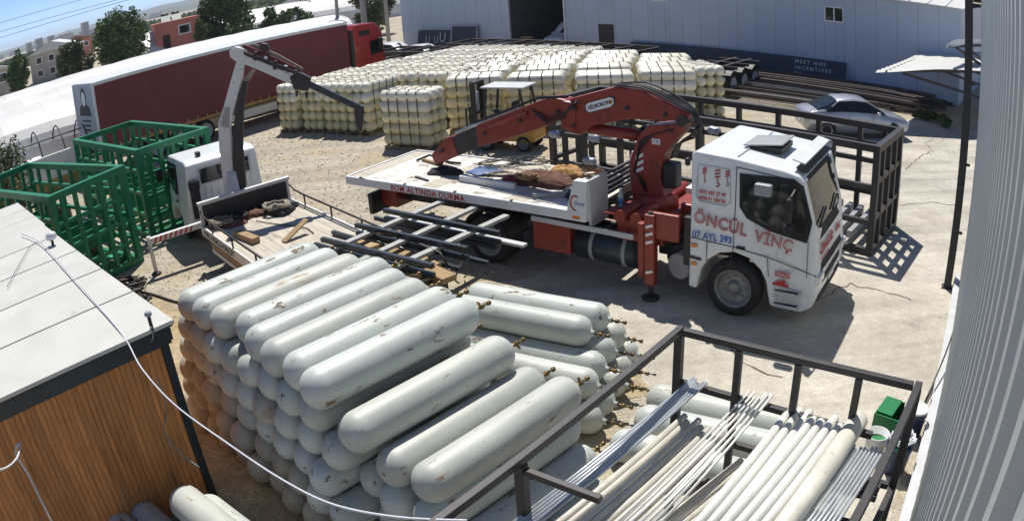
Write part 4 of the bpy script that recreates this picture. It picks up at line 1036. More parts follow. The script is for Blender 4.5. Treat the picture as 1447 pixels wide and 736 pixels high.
# foreground rack holding pipes
K = Vector((1.67, 6.85, 0)); u2 = Vector((.785, -.62, 0)); v2 = Vector((-.66, -.752, 0))
rk2 = thing('pipe_rack', 'black steel tube rack holding long pale pipes beside the cylinder stack', 'steel rack', K)
RW, RLn, RH = 2.62, 5.2, 2.44
def r2p(a, b, z): return u2*a+v2*b+Vector((0, 0, z))
def rb(nm, a, b, w_=.075, h_=.075, up=(0, 0, 1)): return MB().beam(a, b, w_, h_, up).build(nm, m_frame, rk2, bevel=.006)
for a in (0, RW):
    for b in (0, 2.6, RLn): rb('post', r2p(a, b, 0), r2p(a, b, RH-.045), .09, .09, u2)
    rb('top_rail', r2p(a, -.05, RH), r2p(a, RLn, RH))
    rb('mid_rail', r2p(a, .05, 1.22), r2p(a, RLn-.05, 1.22), .07, .07)
rb('top_rail', r2p(.05, 0, RH-.004), r2p(RW-.05, 0, RH-.004)); rb('mid_rail', r2p(.05, 0, 1.82), r2p(RW*.86, 0, 1.78), .07, .07); rb('low_rail', r2p(.05, 0, 1.22), r2p(RW-.05, 0, 1.22), .07, .07)
for k in (1, 2, 3): rb('upright', r2p(RW*k/4+.03, 0, .05), r2p(RW*k/4+.03, 0, RH-.05), .075, .075, u2)
for b in (.9, 2.6, 4.3): rb('cross_bar', r2p(.05, b, 1.36), r2p(RW-.05, b, 1.36), .07, .07); rb('shelf_bar', r2p(1.2, b-.2, 1.70), r2p(RW-.05, b-.2, 1.70), .07, .07)
rb('cross_bar', r2p(.05, 2.6, RH-.10), r2p(.75, 2.6, RH-.10), .06, .06); rb('cross_bar', r2p(RW-.45, .75, 1.62), r2p(RW-.05, .75, 1.62), .07, .07)
def pipes(name, label, cat, grp, ends, r_, m, n=10, solid=False):
    for (a, b) in ends:
        a, b = Vector(a), Vector(b)
        q = MB()
        if solid: q.tube((0, 0, 0), b-a, r_, n)
        else: q.pipe((0, 0, 0), b-a, r_, n)
        o = q.build(name, m); o.location = a; tag(o, label, cat, grp)
rp = random.Random(31)
def row(px0, px1, z0, z1, cnt, gap, ln_ext=0.):
    """a flat row of parallel pipes: from pixel px0 (far end) to px1 (near end); cnt pipes spaced towards the wall side"""
    a, b = G(*px0, z0), G(*px1, z1); d = (b-a).normalized(); sd = Vector((-d.y, d.x, 0)).normalized(); out = []
    b = a+(b-a)*(1+ln_ext)
    for k in range(cnt):
        j = Vector((d.x, d.y, 0))*rp.uniform(-.08, .08)
        out.append((a+sd*(gap*k)+j, b+sd*(gap*k)+j))
    return out
pipes('steel_tube', 'thin grey steel tube in the bundle laid over the rack corner', 'pipe', 'thin grey tubes over the rack corner', row((975, 538), (775, 700), 1.90, 1.86, 6, .034, .25), .016, m_galv)
pipes('plastic_pipe', 'cream pipe in the loose row under the thin grey tubes', 'pipe', 'cream pipes in the loose row', row((965, 590), (800, 730), 1.50, 1.46, 7, .085, .5), .038, m_beigepipe, 12)
pipes('plastic_pipe', 'thin white rod crossing above the cream pipes', 'pipe', 'thin white rods crossing the cream pipes', row((1060, 552), (890, 720), 1.88, 1.62, 5, .055, .5)+row((1078, 556), (960, 690), 1.90, 1.66, 3, .05, .5), .014, m_pvc)
pipes('plastic_pipe', 'cream pipe lying in shadow between the rods and the white bundle', 'pipe', 'cream pipes in shadow', row((1045, 652), (900, 760), 1.46, 1.44, 8, .082, .5), .036, m_beigepipe, 12)
pipes('plastic_pipe', 'white lagged pipe in the thick bundle against the rack upright', 'pipe', 'white lagged pipes', row((1118, 578), (985, 740), 1.79, 1.78, 7, .098, .4)+row((1150, 590), (1020, 745), 1.88, 1.87, 4, .098, .4), .046, m_pvc, 12)
pipes('round_column', 'fat pale tube end standing out of the grey rod bundle', 'pipe', None, row((1215, 590), (1095, 760), 1.86, 1.85, 1, .1, .4), .105, m_beigepipe, 18)
pipes('steel_rod', 'long grey steel rod in the sheaf beside the rack side rail', 'rod', 'grey steel rods', row((1205, 632), (1120, 745), 1.76, 1.75, 9, .040, .6)+row((1212, 628), (1128, 745), 1.80, 1.79, 8, .040, .6), .017, m_galv, 8)

# ------------------------------------------------------------------ gas cylinders
CR, CL = .23, 2.42
def cyl_mesh(name, m, r_, L_, n=26, dome=.21):
    q = MB(); pr = [(0., .002)]
    for k in range(1, 8):
        a = k/7*PI/2; pr.append((dome*(1-math.cos(a)), r_*math.sin(a)))
    pr += [(L_*.35, r_), (L_*.65, r_)]
    for k in range(7, 0, -1):
        a = k/7*PI/2; pr.append((L_-dome*(1-math.cos(a)), max(r_*math.sin(a), .05)))
    pr += [(L_+.01, .045), (L_+.05, .042)]
    q.lathe((0, 0, 0), (1, 0, 0), pr, n)
    return q.mesh(name, m)
m_cylworn = mat('scuffed cylinder paint', (.47, .49, .45), .5, v=.16, s=3.5, rnd=.08, dirt=(.27, .19, .12), da=.60, dw=.06, ds=7, st=(.35, 1.3, 1.3), bump=.1, bs=9)
me_cyl, me_old = cyl_mesh('gas_cylinder', m_cyl, CR, CL), cyl_mesh('dusty_cylinder', m_cylold, CR, CL); me_worn = cyl_mesh('scuffed_cylinder', m_cylworn, CR, CL)
m_cylrust = mat('rust streaked cylinder paint', (.49, .50, .45), .5, v=.14, s=3.5, dirt=(.33, .19, .085), da=.54, dw=.14, ds=4, st=(.25, 1.6, 1.6), bump=.1, bs=9)
me_rust = cyl_mesh('rusty_cylinder', m_cylrust, CR, CL)
q = MB(); q.tube((0, 0, 0), (.09, 0, 0), .022, 10); q.lathe((.06, 0, 0), (1, 0, 0), [(0, .02), (.01, .034), (.05, .034), (.06, .015), (.12, .013), (.13, .03), (.17, .03), (.18, .008)], 10); q.tube((.08, 0, 0), (.08, .075, .02), .016, 8); me_valve = q.mesh('valve', m_brass)
rcy = random.Random(77)
def cylinder(p, d, label, grp, me=None, roll=None):
    o = bpy.data.objects.new('gas_cylinder', me if me and me is not me_cyl else (me_worn if rcy.random() < .38 else me_cyl)); COL.objects.link(o)
    d = Vector(d).normalized(); x = d; zz = Vector((0, 0, 1)); y = zz.cross(x).normalized(); zz = x.cross(y)
    M = Matrix((x, y, zz)).transposed() @ Matrix.Rotation(rcy.uniform(0, 6.28) if roll is None else roll, 3, 'X')
    o.location = p; o.rotation_euler = M.to_euler(); tag(o, label, 'gas cylinder', grp)
    inst('valve', me_valve, o, (CL+.045, 0, 0))
    return o
wv, av = Vector((.72, -.694, 0)), Vector((.694, .72, 0))
tierz = [CR+.40*k for k in range(6)]
names6 = ['bottom', 'second', 'third', 'fourth', 'fifth']
for t in range(6):
    z = tierz[t]
    if t == 5: ws = [-9.26+.465*k for k in range(8)]
    else:
        w0 = -9.26-.23*(5-t)*(.9 if t < 4 else 1); last = [-3.9, -4.15, -4.40, -4.80, -5.56][t]; ws = []
        w_ = w0
        while w_ <= last+.05: ws.append(w_); w_ += .465
        if t == 4: ws[-1] = -5.58
        if t == 3: ws[-2:] = [-5.27, -4.80]
    off5 = [-.02, .0, .05, .2, .07, .02, .04, -.04]
    for i, w_ in enumerate(ws):
        j = off5[i] if t == 5 else rcy.uniform(-.06, .07)
        a0 = 3.12+j-(.02*(5-t))+(.28 if (t < 5 and w_ > -5.7) else 0.)
        if t == 4 and i == len(ws)-1: a0 = 3.18
        p = wv*w_+av*a0+Vector((0, 0, z+rcy.uniform(-.004, .004)))
        dd = av+wv*rcy.uniform(-.012, .012)
        if t == 5: lab, gp = 'pale grey gas cylinder in the top layer of the tall stack', 'top layer of the tall stack'
        elif w_ > -5.7: lab, gp = 'pale grey gas cylinder on the stepped end of the tall stack', 'stepped end of the tall stack'
        else: lab, gp = f'grey gas cylinder end in the {names6[t]} layer of the tall stack', f'{names6[t]} layer of the tall stack'
        if t == 5 and i == 2: cylinder(p, dd, 'rust streaked gas cylinder in the top layer of the tall stack', None, me_rust); continue
        cylinder(p, dd, lab, gp, me_old if (t < 4 and rcy.random() < .8-(.12*t) and w_ < -6.4) else me_cyl)
bv, mv = Vector((.865, -.502, 0)), Vector((-.502, -.865, 0))
for t, (ms, lab) in enumerate([([-9.8, -9.33, -8.87, -8.4, -7.94], 'pale cylinder in the ground layer of the low valve-end stack'), ([-9.56, -9.1, -8.62, -8.15], 'pale cylinder in the middle layer of the low valve-end stack'), ([-9.32, -8.84], 'pale cylinder on top of the low valve-end stack')]):
    for i, m__ in enumerate(ms):
        base_ = -6.0+[.35, .22, 0][t]+rcy.uniform(-.04, .05)+(.0 if t == 2 else .05*i)
        # along-b coordinate of the left end: projection of photo points on b is about -6.3
        p = bv*(base_-.30)+mv*m__+Vector((0, 0, tierz[t]))
        cylinder(p, bv+mv*rcy.uniform(-.01, .01), lab, ['ground layer of the low stack', 'middle layer of the low stack', 'top of the low stack'][t])
for i, (a, b, lab) in enumerate([((1.78, 9.05), (3.67, 7.74), 'outermost pale cylinder on the ground behind the pipe rack'), ((1.52, 8.55), (3.60, 7.20), 'pale cylinder on the ground in the middle behind the pipe rack'), ((1.12, 8.05), (3.1, 6.65), 'pale cylinder on the ground close behind the pipe rack')]):
    a, b = Vector((*a, 0)), Vector((*b, 0)); cylinder(a+Vector((0, 0, CR)), (b-a), lab, None)
for i, (px, py, z, lab) in enumerate([(252, 700, .66, 'white sunlit cylinder end against the dark shed corner post'), (197, 722, .25, 'shaded blue grey cylinder end under the timber shed cladding'), (160, 734, .25, 'low shaded cylinder end deepest along the timber shed wall'), (285, 712, .25, 'pale cylinder beneath the sunlit one by the shed')]):
    p = G(px, py, z); cylinder(p, Vector((.78, -.62, 0)), lab, None)

# ------------------------------------------------------------------ buckets, crate and cables by the corrugated wall
def bucket(label, c, m, h=.38, r_=.17, lid=True, inner=None):
    t = thing('bucket', label, 'bucket', c)
    q = MB(); q.lathe((0, 0, 0), (0, 0, 1), [(0, .01), (0, r_*.82), (h*.8, r_*.98), (h*.82, r_*1.04), (h, r_*1.05), (h, r_*.98), (h*.5, r_*.92)] + ([(h*.5, .01)] if not lid else []), 26, cap=False); q.build('body', m, t)
    if lid: MB().lathe((0, 0, h), (0, 0, 1), [(0, r_*1.07), (.03, r_*1.07), (.03, r_*.98), (.018, r_*.95), (.018, .005)], 26).build('lid', m_lid, t)
    else: MB().lathe((0, 0, h*.62), (0, 0, 1), [(0, r_*.94), (.01, r_*.93), (.012, .004)], 24).build('paint', inner or m_crate, t)
    hp = [Vector((r_*1.06*math.cos(a), r_*1.06*math.sin(a)*.3-.02, h*.86-abs(math.sin(a))*.16)) for a in [math.radians(d) for d in range(180, 361, 15)]]
    MB().path(hp, .006, 5).build('handle', m_alu, t)
    return t
bucket('dark blue bucket with white lid by the corrugated wall', G(1286, 614), m_bucket, .44, .18)
bucket('dark bucket holding green paint under the coiled white cable', G(1262, 664), m_bucket, .44, .19, False)
bucket('small white bucket of green paint beside the steel rods', G(1234, 640), m_lid, .34, .17, False)
cr_ = thing('plastic_crate', 'bright green plastic crate standing behind the rack corner', 'crate', G(1258, 606), .75)
for x, y, sx_, sy_ in ((0, .23, .5, .02), (0, -.23, .5, .02), (.25, 0, .02, .48), (-.25, 0, .02, .48)): MB().box((x, y, .17), (sx_, sy_, .34)).build('side', m_crate, cr_)
MB().box((0, 0, .02), (.5, .46, .03)).build('floor', m_crate, cr_); MB().box((.02, .10, .35), (.46, .26, .02)).build('lid', m_crate, cr_)
coil('cable_coil', 'white cable coiled on top of the paint bucket', 'cable', G(1262, 664)+Vector((.03, .02, .46)), .2, 6, .014, m_cablewhite, 41, .9, .03)
coil('hose_coil', 'tangled black hose heap between the shed and green frame', 'hose', G(175, 412, 0), .62, 14, .024, m_ropeblk, 42, .75, .08, .8)
coil('hose_coil', 'second black hose tangle beside the larger hose heap', 'hose', G(190, 432, 0), .4, 7, .022, m_ropeblk, 43, .7, .06, .8)
o = MB().path([G(x_, y_, .03) for x_, y_ in ((198, 412), (212, 415), (228, 420), (243, 425), (252, 427))], .03, 6).build('hose', m_ropeblk); tag(o, 'black hose end lying across the sandy ground', 'hose')
for i, (pts, lab) in enumerate([([(1368, 430, .06), (1340, 500, .05), (1318, 548, .05), (1300, 582, .05), (1290, 600, .2)], 'thin black cable lying along the corrugated wall foot'), ([(1362, 425, .5), (1336, 500, .5), (1312, 556, .35), (1304, 575, .2)], 'second black cable sagging along the corrugated wall foot')]):
    o = MB().path([G(*p) for p in pts], .014, 6).build('wall_cable', m_ropeblk); tag(o, lab, 'cable')

def smooth(pts, n=6):
    P = [Vector(p) for p in pts]; out = []
    for i in range(len(P)-1):
        p0, p1, p2, p3 = P[max(i-1, 0)], P[i], P[i+1], P[min(i+2, len(P)-1)]
        for k in range(n):
            t = k/n; out.append(.5*((2*p1)+(p2-p0)*t+(2*p0-5*p1+4*p2-p3)*t*t+(3*p1-p0-3*p2+p3)*t**3))
    return out+[P[-1]]
# pale cable from the shed roof, sagging in front of the stack
o = MB().path(smooth([G(30, 330, 2.66), G(60, 345, 2.66), G(110, 400, 2.65), G(150, 445, 2.63), G(178, 480, 2.60), G(200, 520, 2.45), G(245, 570, 2.3), G(320, 625, 2.2), G(400, 678, 2.2), G(470, 712, 2.3), G(560, 730, 2.42), G(660, 735, 2.5)]), .011, 6).build('power_cable', m_cablewhite); tag(o, 'pale cable sagging from the shed roof past the cylinder ends', 'cable')
o = MB().path(smooth([G(213, 462, 2.68), G(216, 478, 2.5), G(205, 500, 2.3), G(224, 540, 1.9), G(235, 580, 1.5), G(232, 610, 1.3), G(255, 640, 1.0), G(282, 660, .8)]), .010, 6).build('earth_cable', m_cablegrey); tag(o, 'grey green cable hanging down the dark shed corner post', 'cable')
o = MB().path(smooth([G(10, 405, 2.66), G(40, 352, 2.66), G(52, 342, 2.66)]), .006, 5).build('roof_wire', m_ropeblk); tag(o, 'thin black wire lying across the pale shed roof', 'wire')
o = MB().path(smooth([G(-10, 665, 2.1), G(10, 660, 2.0), G(25, 645, 2.0), G(28, 625, 2.05), G(22, 640, 1.95), G(40, 670, 1.7), G(60, 710, 1.4), G(75, 740, 1.1)]), .014, 6).build('wall_hose', m_lid); tag(o, 'white hose looped on the timber shed cladding', 'hose')
o = thing('wall_insulator', 'small dark cable anchor on the shed roof corner', 'fitting', G(213, 458, 2.66)); MB().tube((0, 0, -.1), (0, 0, .12), .025).build('stem', m_dark, o); MB().lathe((0, 0, .1), (0, 0, 1), [(0, .03), (.02, .05), (.05, .05), (.07, .02)], 12).build('cap', m_grey, o)
cu_ = thing('roof_lamp', 'small white dome lamp on the far edge of the shed roof', 'lamp', G(73, 338, 2.72)); MB().lathe((0, 0, 0), (0, 0, 1), [(0, .09), (.06, .12), (.12, .09), (.15, .01)], 16).build('dome', m_lid, cu_); MB().tube((0, 0, -.12), (0, 0, .02), .03).build('stem', m_dark, cu_)

# ------------------------------------------------------------------ pallets of film-wrapped cylinders
PR, PLn = .206, 2.1
q = MB(); dm = .16; pr = [(0., .03)]
for k in range(1, 5): a = k/4*PI/2; pr.append((dm*(1-math.cos(a)), PR*math.sin(a)))
pr.append((PLn*.5, PR*.985))
for k in range(4, 0, -1): a = k/4*PI/2; pr.append((PLn-dm*(1-math.cos(a)), PR*math.sin(a)))
pr.append((PLn, .03))
q.lathe((0, -PLn/2, 0), (0, 1, 0), pr, 14); me_wr = q.mesh('wrapped_cylinder', m_wrap)
q = MB(); q.lathe((0, -PLn/2, 0), (0, 1, 0), pr, 14); me_wr2 = q.mesh('wrapped_cylinder_pale', m_filmglare)
me_board = MB().box((0, 0, 0), (1.24, .12, .022)).mesh('pallet_board', m_pallet)
me_block = MB().box((0, 0, 0), (.10, 2.0, .09)).mesh('pallet_runner', m_pallet)
q = MB()
for y in (-.62, -.22, .22, .62):
    q.box((0, y, 2.118), (1.06, .05, .012)); q.box((-.60, y, 1.12), (.012, .05, 1.85)); q.box((.60, y, 1.12), (.012, .05, 1.85))
def strap_mesh(h):
    s_ = MB()
    return s_
me_straps = [MB().box((0, y, 2.106), (1.0, .045, .012)).box((-.595, y, 1.10), (.012, .045, 1.95)).box((.595, y, 1.10), (.012, .045, 1.95)).mesh('strap', m_strap) for y in (-.62, -.22, .22, .62)]
rpl = random.Random(91)
def pallet_stack(x, y, yaw, label, grp, full=True, tiers=5, wide=3):
    t = thing('pallet_stack', label, 'pallet stack', (x, y, 0), yaw, grp)
    for k in range(3): inst('runner', me_block, t, (-.52+.52*k, 0, .046))
    for k in range(5): inst('board', me_board, t, (0, -.9+.45*k, .103))
    for i in range(tiers):
        for j in range(wide):
            o = inst('cylinder', me_wr if i < tiers-2 or (i == tiers-2 and rpl.random() < .6) else me_wr2, t, ((j-(wide-1)/2)*.40+rpl.uniform(-.008, .008), rpl.uniform(-.03, .03), .114+PR+i*.392), (0, rpl.uniform(0, 6), 0))
    for me_ in me_straps: inst('strap', me_, t, (0, 0, -.0 if tiers == 5 else -.392))
    return t
uL = Vector((.85, -.527, 0)); nL = Vector((.527, .85, 0)); yawL = math.atan2(uL.y, uL.x)
o0 = Vector((-8.45, 31.9, 0))
LR = 'cream wrapped cylinder stack, round ends outward, in the front row by the maroon trailer'
nrows = 5
for r in range(nrows):
    for c in range(6):
        p = o0+uL*(c*1.36+rpl.uniform(-.05, .05))+nL*(r*2.25+rpl.uniform(-.06, .06))+uL*(.55*r)
        if c > 3 and r < 0: continue
        front = r == 0 and c < 4
        if r == 0 and c > 3: continue
        pallet_stack(p.x, p.y, yawL+rpl.uniform(-.03, .03), LR if front else 'cream wrapped cylinder stack deep inside the block before the warehouse', 'front row of wrapped stacks' if front else 'inner wrapped stacks')
# side-on stacks: cylinder axis along the row
pallet_stack(-3.05, 26.25, yawL+PI/2+.02, 'lone cream wrapped stack with straps beside the forklift mast', None)
sidecols = [(-.6, 27.6), (1.75, 26.9), (4.1, 26.6), (6.4, 27.2)]
for i, (x, y) in enumerate([(-.9, 28.3), (1.35, 27.6), (3.75, 27.1), (6.1, 27.4)]):
    pallet_stack(x, y, PI/2-.12, 'cream wrapped stack, strapped side outward, in the row behind the red crane', 'strapped row behind the crane')
pallet_stack(7.75, 28.6, -.12+.3, 'end cream wrapped stack beside the three-axle trailer', None)
for r in range(1, 5):
    for c in range(4):
        x, y = -.9+2.28*c+.35*r, 28.3-.28*c+1.32*r+(.25 if c == 0 else 0)
        if r < 4 or c < 3: pallet_stack(x, y, PI/2-.12, 'cream wrapped stack in the rear block beneath the warehouse doorway', 'rear block of wrapped stacks')

# ------------------------------------------------------------------ forklift
fk = thing('forklift', 'yellow forklift with black mast and grey canopy beside the wrapped stack', 'forklift', (.15, 25.0, 0), math.atan2(.45, -.9))
# local x forward (mast), y left
q = MB(); q.prism([(-1.15, .35), (-1.15, .95), (-1.0, 1.12), (-.3, 1.12), (-.25, .75), (.55, .72), (.8, .5), (.8, .3)], -.52, .52); q.build('body', m_yellow, fk, bevel=.06, fix=True)
MB().box((-.95, 0, .62), (.5, 1.06, .62)).build('counterweight', m_yellow, fk, bevel=.1)
MB().box((-.1, 0, 1.02), (.5, .5, .14)).build('seat', m_black, fk, bevel=.04); MB().box((-.33, 0, 1.32), (.12, .48, .55), R=Matrix.Rotation(-.15, 3, 'Y')).build('backrest', m_black, fk, bevel=.05)
MB().beam((.62, 0, .75), (.38, 0, 1.22), .04, .04).lathe((.37, 0, 1.23), (-.4, 0, .9), [(0, .15), (.02, .17), (.04, .15)], 16).build('steering_wheel', m_black, fk)
for x, y in ((.60, .46), (.60, -.46), (-.95, .46), (-.95, -.46)): MB().beam((x, y, .9), (x*(.75 if x > 0 else .78), y, 2.08), .06, .07).build('canopy_post', m_dark, fk)
MB().box((-.15, 0, 2.12), (1.55, 1.08, .05)).build('canopy', m_lgrey, fk, bevel=.015)
for y in (.34, -.34):
    MB().box((1.0, y, 1.12), (.12, .09, 2.24)).build('mast_channel', m_dark, fk); MB().box((1.10, y*.75, 1.2), (.1, .07, 2.15)).build('mast_channel', m_dark, fk)
    MB().box((1.75, y*.8, .12), (1.1, .11, .05)).build('fork', m_dark, fk)
for z in (.35, 1.2, 2.22): MB().box((1.0, 0, z), (.1, .62, .09)).build('mast_tie', m_dark, fk)
MB().tube((1.03, 0, .3), (1.03, 0, 1.9), .05).build('lift_cylinder', m_alu, fk)
q = MB()
for y in (-.55, -.28, 0, .28, .55): q.box((1.20, y, .85), (.05, .05, 1.1))
for z in (.32, .7, 1.4): q.box((1.20, 0, z), (.052, 1.16, .05))
q.build('load_backrest', m_dark, fk)
for x, y, r_ in ((.55, .5, .32), (.55, -.5, .32), (-.8, .45, .26), (-.8, -.45, .26)): wheel(fk, x, y, r_, r_, .22, 1 if y > 0 else -1, n=20)

# ------------------------------------------------------------------ maroon curtain-side articulated lorry
LX, LY, LYAW = -16.2, 27.0, .92
lt = thing('semi_trailer', 'long maroon curtain sided trailer with portrait poster on its rear door', 'trailer', (LX, LY, 0), LYAW)
TL = 14.4
MB().box((TL/2, 1.27, 2.58), (TL-.06, 2.44, 2.76)).build('load_body', m_curtain, lt)
q = MB(); nseg = 60                                               # near curtain with slight billow
for k in range(nseg):
    x0, x1 = TL*k/nseg, TL*(k+1)/nseg; f_ = lambda x: .02*math.sin(x*2.3)+.012*math.sin(x*7.1)
    q.quad((x0, -.01+f_(x0), 1.16), (x1, -.01+f_(x1), 1.16), (x1, -.01, 3.88), (x0, -.01, 3.88), True)
q.build('side_curtain', m_curtain, lt)
MB().box((TL/2, 1.27, 3.98), (TL, 2.56, .05)).build('roof', m_lid, lt)
MB().box((TL/2, .0, 3.93), (TL, .05, .12)).build('roof_rail', m_lid, lt); MB().box((TL/2, -.02, 1.12), (TL, .06, .14)).build('side_raver', m_clothtan, lt)
MB().box((TL/2, 2.54, 3.93), (TL, .05, .12)).build('roof_rail', m_lid, lt)
for k in range(26): MB().box((.35+k*.51, -.035, 1.24), (.03, .03, .12)).build('buckle', m_alu, lt)
MB().box((-.03, 1.27, 2.55), (.05, 2.5, 2.8)).build('rear_door', m_printgrey, lt); MB().box((-.02, .05, 2.55), (.1, .12, 2.86)).build('corner_post', m_lid, lt); MB().box((-.02, 2.5, 2.55), (.1, .12, 2.86)).build('corner_post', m_lid, lt)
# generic portrait print: dark shoulders and hair round a pale face, three lines of text strokes
q = MB(); yy = -.06
def dp(pts, m, nm, off):
    w_ = MB(); w_.prism(pts, 0, .004, lambda a, b, c: (-.058-off-b, a, c)); return w_.build(nm, m, lt, fix=True)
dp([(.55, 2.62), (2.0, 2.62), (1.85, 3.0), (1.45, 3.15), (1.1, 3.15), (.7, 3.0)], m_blacktxt, 'portrait_print', .0)
dp([(1.27+.33*math.cos(a), 3.43+.40*math.sin(a)) for a in [2*PI*k/16 for k in range(16)]], m_blacktxt, 'portrait_print', .001)
dp([(1.27+.23*math.cos(a), 3.35+.32*math.sin(a)) for a in [2*PI*k/16 for k in range(16)]], m_whitetxt, 'portrait_print', .006)
for k in range(3): MB().box((-.062, 1.27, 2.4-.2*k), (.006, 1.1-.12*k, .07)).build('poster_line', m_blacktxt, lt)
MB().beam((.1, .75, 1.0), (TL-.2, .75, 1.0), .12, .24).build('chassis_rail', m_dark, lt); MB().beam((.1, 1.8, 1.0), (TL-.2, 1.8, 1.0), .12, .24).build('chassis_rail', m_dark, lt)
for k in range(3):
    for y, o_ in ((.2, -1), (2.34, 1)): wheel(lt, 2.7+1.31*k, y, .52, .52, .36, o_, n=24, rimmat=m_lgrey)
MB().box((7.9, .1, .72), (3.2, .04, .36)).build('under_run_guard', m_lid, lt)
for X in (9.9,): MB().box((X, .5, .55), (.12, .12, 1.0)).build('landing_leg', m_dark, lt)
ty = thing('tractor_unit', 'dark red lorry tractor coupled to the maroon curtain trailer', 'lorry', (LX+math.cos(LYAW)*(TL+.25), LY+math.sin(LYAW)*(TL+.25), 0), LYAW)
arch3 = [(1.05+.62*math.cos(a), .52+.62*math.sin(a)) for a in [math.radians(d) for d in (180, 140, 90, 40, 0)]]
q = MB(); q.prism([(.1, .9), (.1, 3.5), (.35, 3.75), (1.7, 3.72), (2.15, 3.3), (2.3, 2.2), (2.35, .5)]+[(x, z) for x, z in reversed(arch3)]+[(.35, .6)], 0, 2.5); q.build('cab', m_redtruck, ty, bevel=.07, seg=3, fix=True)
q = MB(); q.prism([(1.25, 2.0), (1.22, 2.75), (2.02, 2.75), (2.18, 2.05)], -.012, .02); q.build('side_window', m_glass, ty, fix=True)
q = MB(); q.prism([(2.31, 2.1), (2.16, 3.15), (2.2, 3.15), (2.36, 2.1)], .15, 2.35); q.build('windscreen', m_glass, ty, fix=True)
MB().box((.9, -.01, 3.25), (.75, .03, .28)).build('locker_vent', m_black, ty); MB().box((1.75, -.25, 2.55), (.25, .2, .62)).build('mirror', m_black, ty, bevel=.04)
MB().box((.02, .06, 2.3), (.22, .1, 2.4)).build('side_fairing', m_dark, ty); MB().box((1.2, -.008, 1.85), (2.0, .01, .02)).build('panel_gap', m_dark, ty)
MB().box((.15, 1.25, .85), (3.5, .9, .3)).build('chassis', m_dark, ty)
for X, y, o_ in ((1.05, .2, -1), (1.05, 2.3, 1), (-1.9, .2, -1), (-1.9, 2.3, 1)): wheel(ty, X, y, .52, .52, .32, o_, n=24)

# ------------------------------------------------------------------ three-axle skeletal trailer and ladder frames before the warehouse
s3 = thing('skeletal_trailer', 'black three-axle skeletal trailer with mudguards behind the wrapped stacks', 'trailer', (10.05, 32.55, 0), math.atan2(.75, .66))
for k in range(3):
    for y, o_ in ((-.15, -1), (1.95, 1)): wheel(s3, .1+1.31*k, y, .52, .52, .36, o_, n=26, rimmat=m_lgrey)
    MB().tube((.1+1.31*k, .0, .52), (.1+1.31*k, 1.8, .52), .07).build('axle', m_dark, s3)
    for y in (-.15, 1.95):
        q = MB(); pts = [(.1+1.31*k+.62*math.cos(a), .54+.62*math.sin(a)) for a in [math.radians(d) for d in range(38, 150, 16)]]
        for (xa, za), (xb, zb) in zip(pts, pts[1:]): q.beam((xa, y, za), (xb, y, zb), .40, .02)
        q.build('mudguard', m_dark, s3)
for y in (.5, 1.3): MB().beam((-.7, y, 1.12), (4.2, y, 1.12), .12, .26).build('chassis_rail', m_dark, s3)
for X in (-.6, .8, 2.2, 3.6): MB().beam((X, -.2, 1.18), (X, 2.0, 1.18), .12, .12).build('cross_member', m_dark, s3)
MB().box((-.72, .9, .85), (.1, 2.3, .14)).build('rear_bumper', m_lgrey, s3)
for k, (x, y, z, L_, lab) in enumerate([(24.5, 9.0, 1.25, 13, 'long black ladder frame lying over the trailer chassis'), (21.0, 6.3, 1.35, 13, 'long black ladder frame set down by the warehouse door'), (26.0, 11.2, 1.1, 10, 'long black ladder frame just behind the wrapped stacks')]):
    lf = thing('ladder_frame', lab, 'steel frame', wpt(x, y), WYAW)
    for yy in (-1.1, 1.1): MB().beam((-L_/2, yy, z+.35), (L_/2, yy, z+.35), .12, .16).build('rail', m_frame, lf)
    nb = int(L_/1.4)
    for j in range(nb+1): MB().beam((-L_/2+j*L_/nb, -1.0, z+.36), (-L_/2+j*L_/nb, 1.0, z+.36), .10, .10).build('cross_bar', m_frame, lf)
    for xx in (-L_/2+1.2, 0, L_/2-1.2):
        for yy in (-1.1, 1.1): MB().box((xx, yy, (z+.25)/2), (.14, .14, z+.25)).build('trestle', m_dark, lf)

# steel section piles along the wall
rst = random.Random(52)
def bar_pile(label_fn, n_, x0, x1, y0, y1, z0, ln, mats, grp, w_=(.08, .16), yawj=.05):
    for k in range(n_):
        t = k/max(1, n_-1); L_ = ln*rst.uniform(.8, 1.1); s_ = rst.uniform(*w_)
        x = x0+(x1-x0)*rst.random(); y = y0+(y1-y0)*t; z = z0+rst.random()*.05+(.12*(k % 4))
        o = MB().box((0, 0, s_/2), (L_, s_, s_)).build('steel_section', mats[k % len(mats)]); p = wpt(x, y, z+.004*k % .02)
        o.location = p; o.rotation_euler = (rst.uniform(0, .2), 0, WYAW+rst.uniform(-yawj, yawj)); tag(o, label_fn(k), 'steel bar', grp)
m_rustbar = mat('weathered steel bar', (.085, .065, .058), .7, v=.3, s=4, dirt=(.16, .08, .05), da=.55, ds=4, rnd=.3)
m_palebar = mat('pale steel bar', (.45, .45, .43), .5, v=.15, rnd=.2)
bar_pile(lambda k: 'dark rusty steel section in the wide pile along the warehouse foot', 70, 6.0, 8.5, .8, 4.6, .02, 11.5, [m_rustbar, m_rustbar, m_frame, m_rustbar], 'rusty sections along the warehouse')
bar_pile(lambda k: 'long pale steel section laid beyond the silver car', 16, 8.2, 9.6, 4.9, 7.6, .02, 10.0, [m_palebar, m_frame, m_rustbar], 'pale sections beyond the car', (.06, .13), .03)
bar_pile(lambda k: 'thin steel bar strewn before the skeletal trailer wheels', 26, 11.5, 14.5, 4.8, 8.2, .01, 5.0, [m_frame, m_palebar, m_rustbar], 'thin bars by the trailer wheels', (.03, .06), .14)
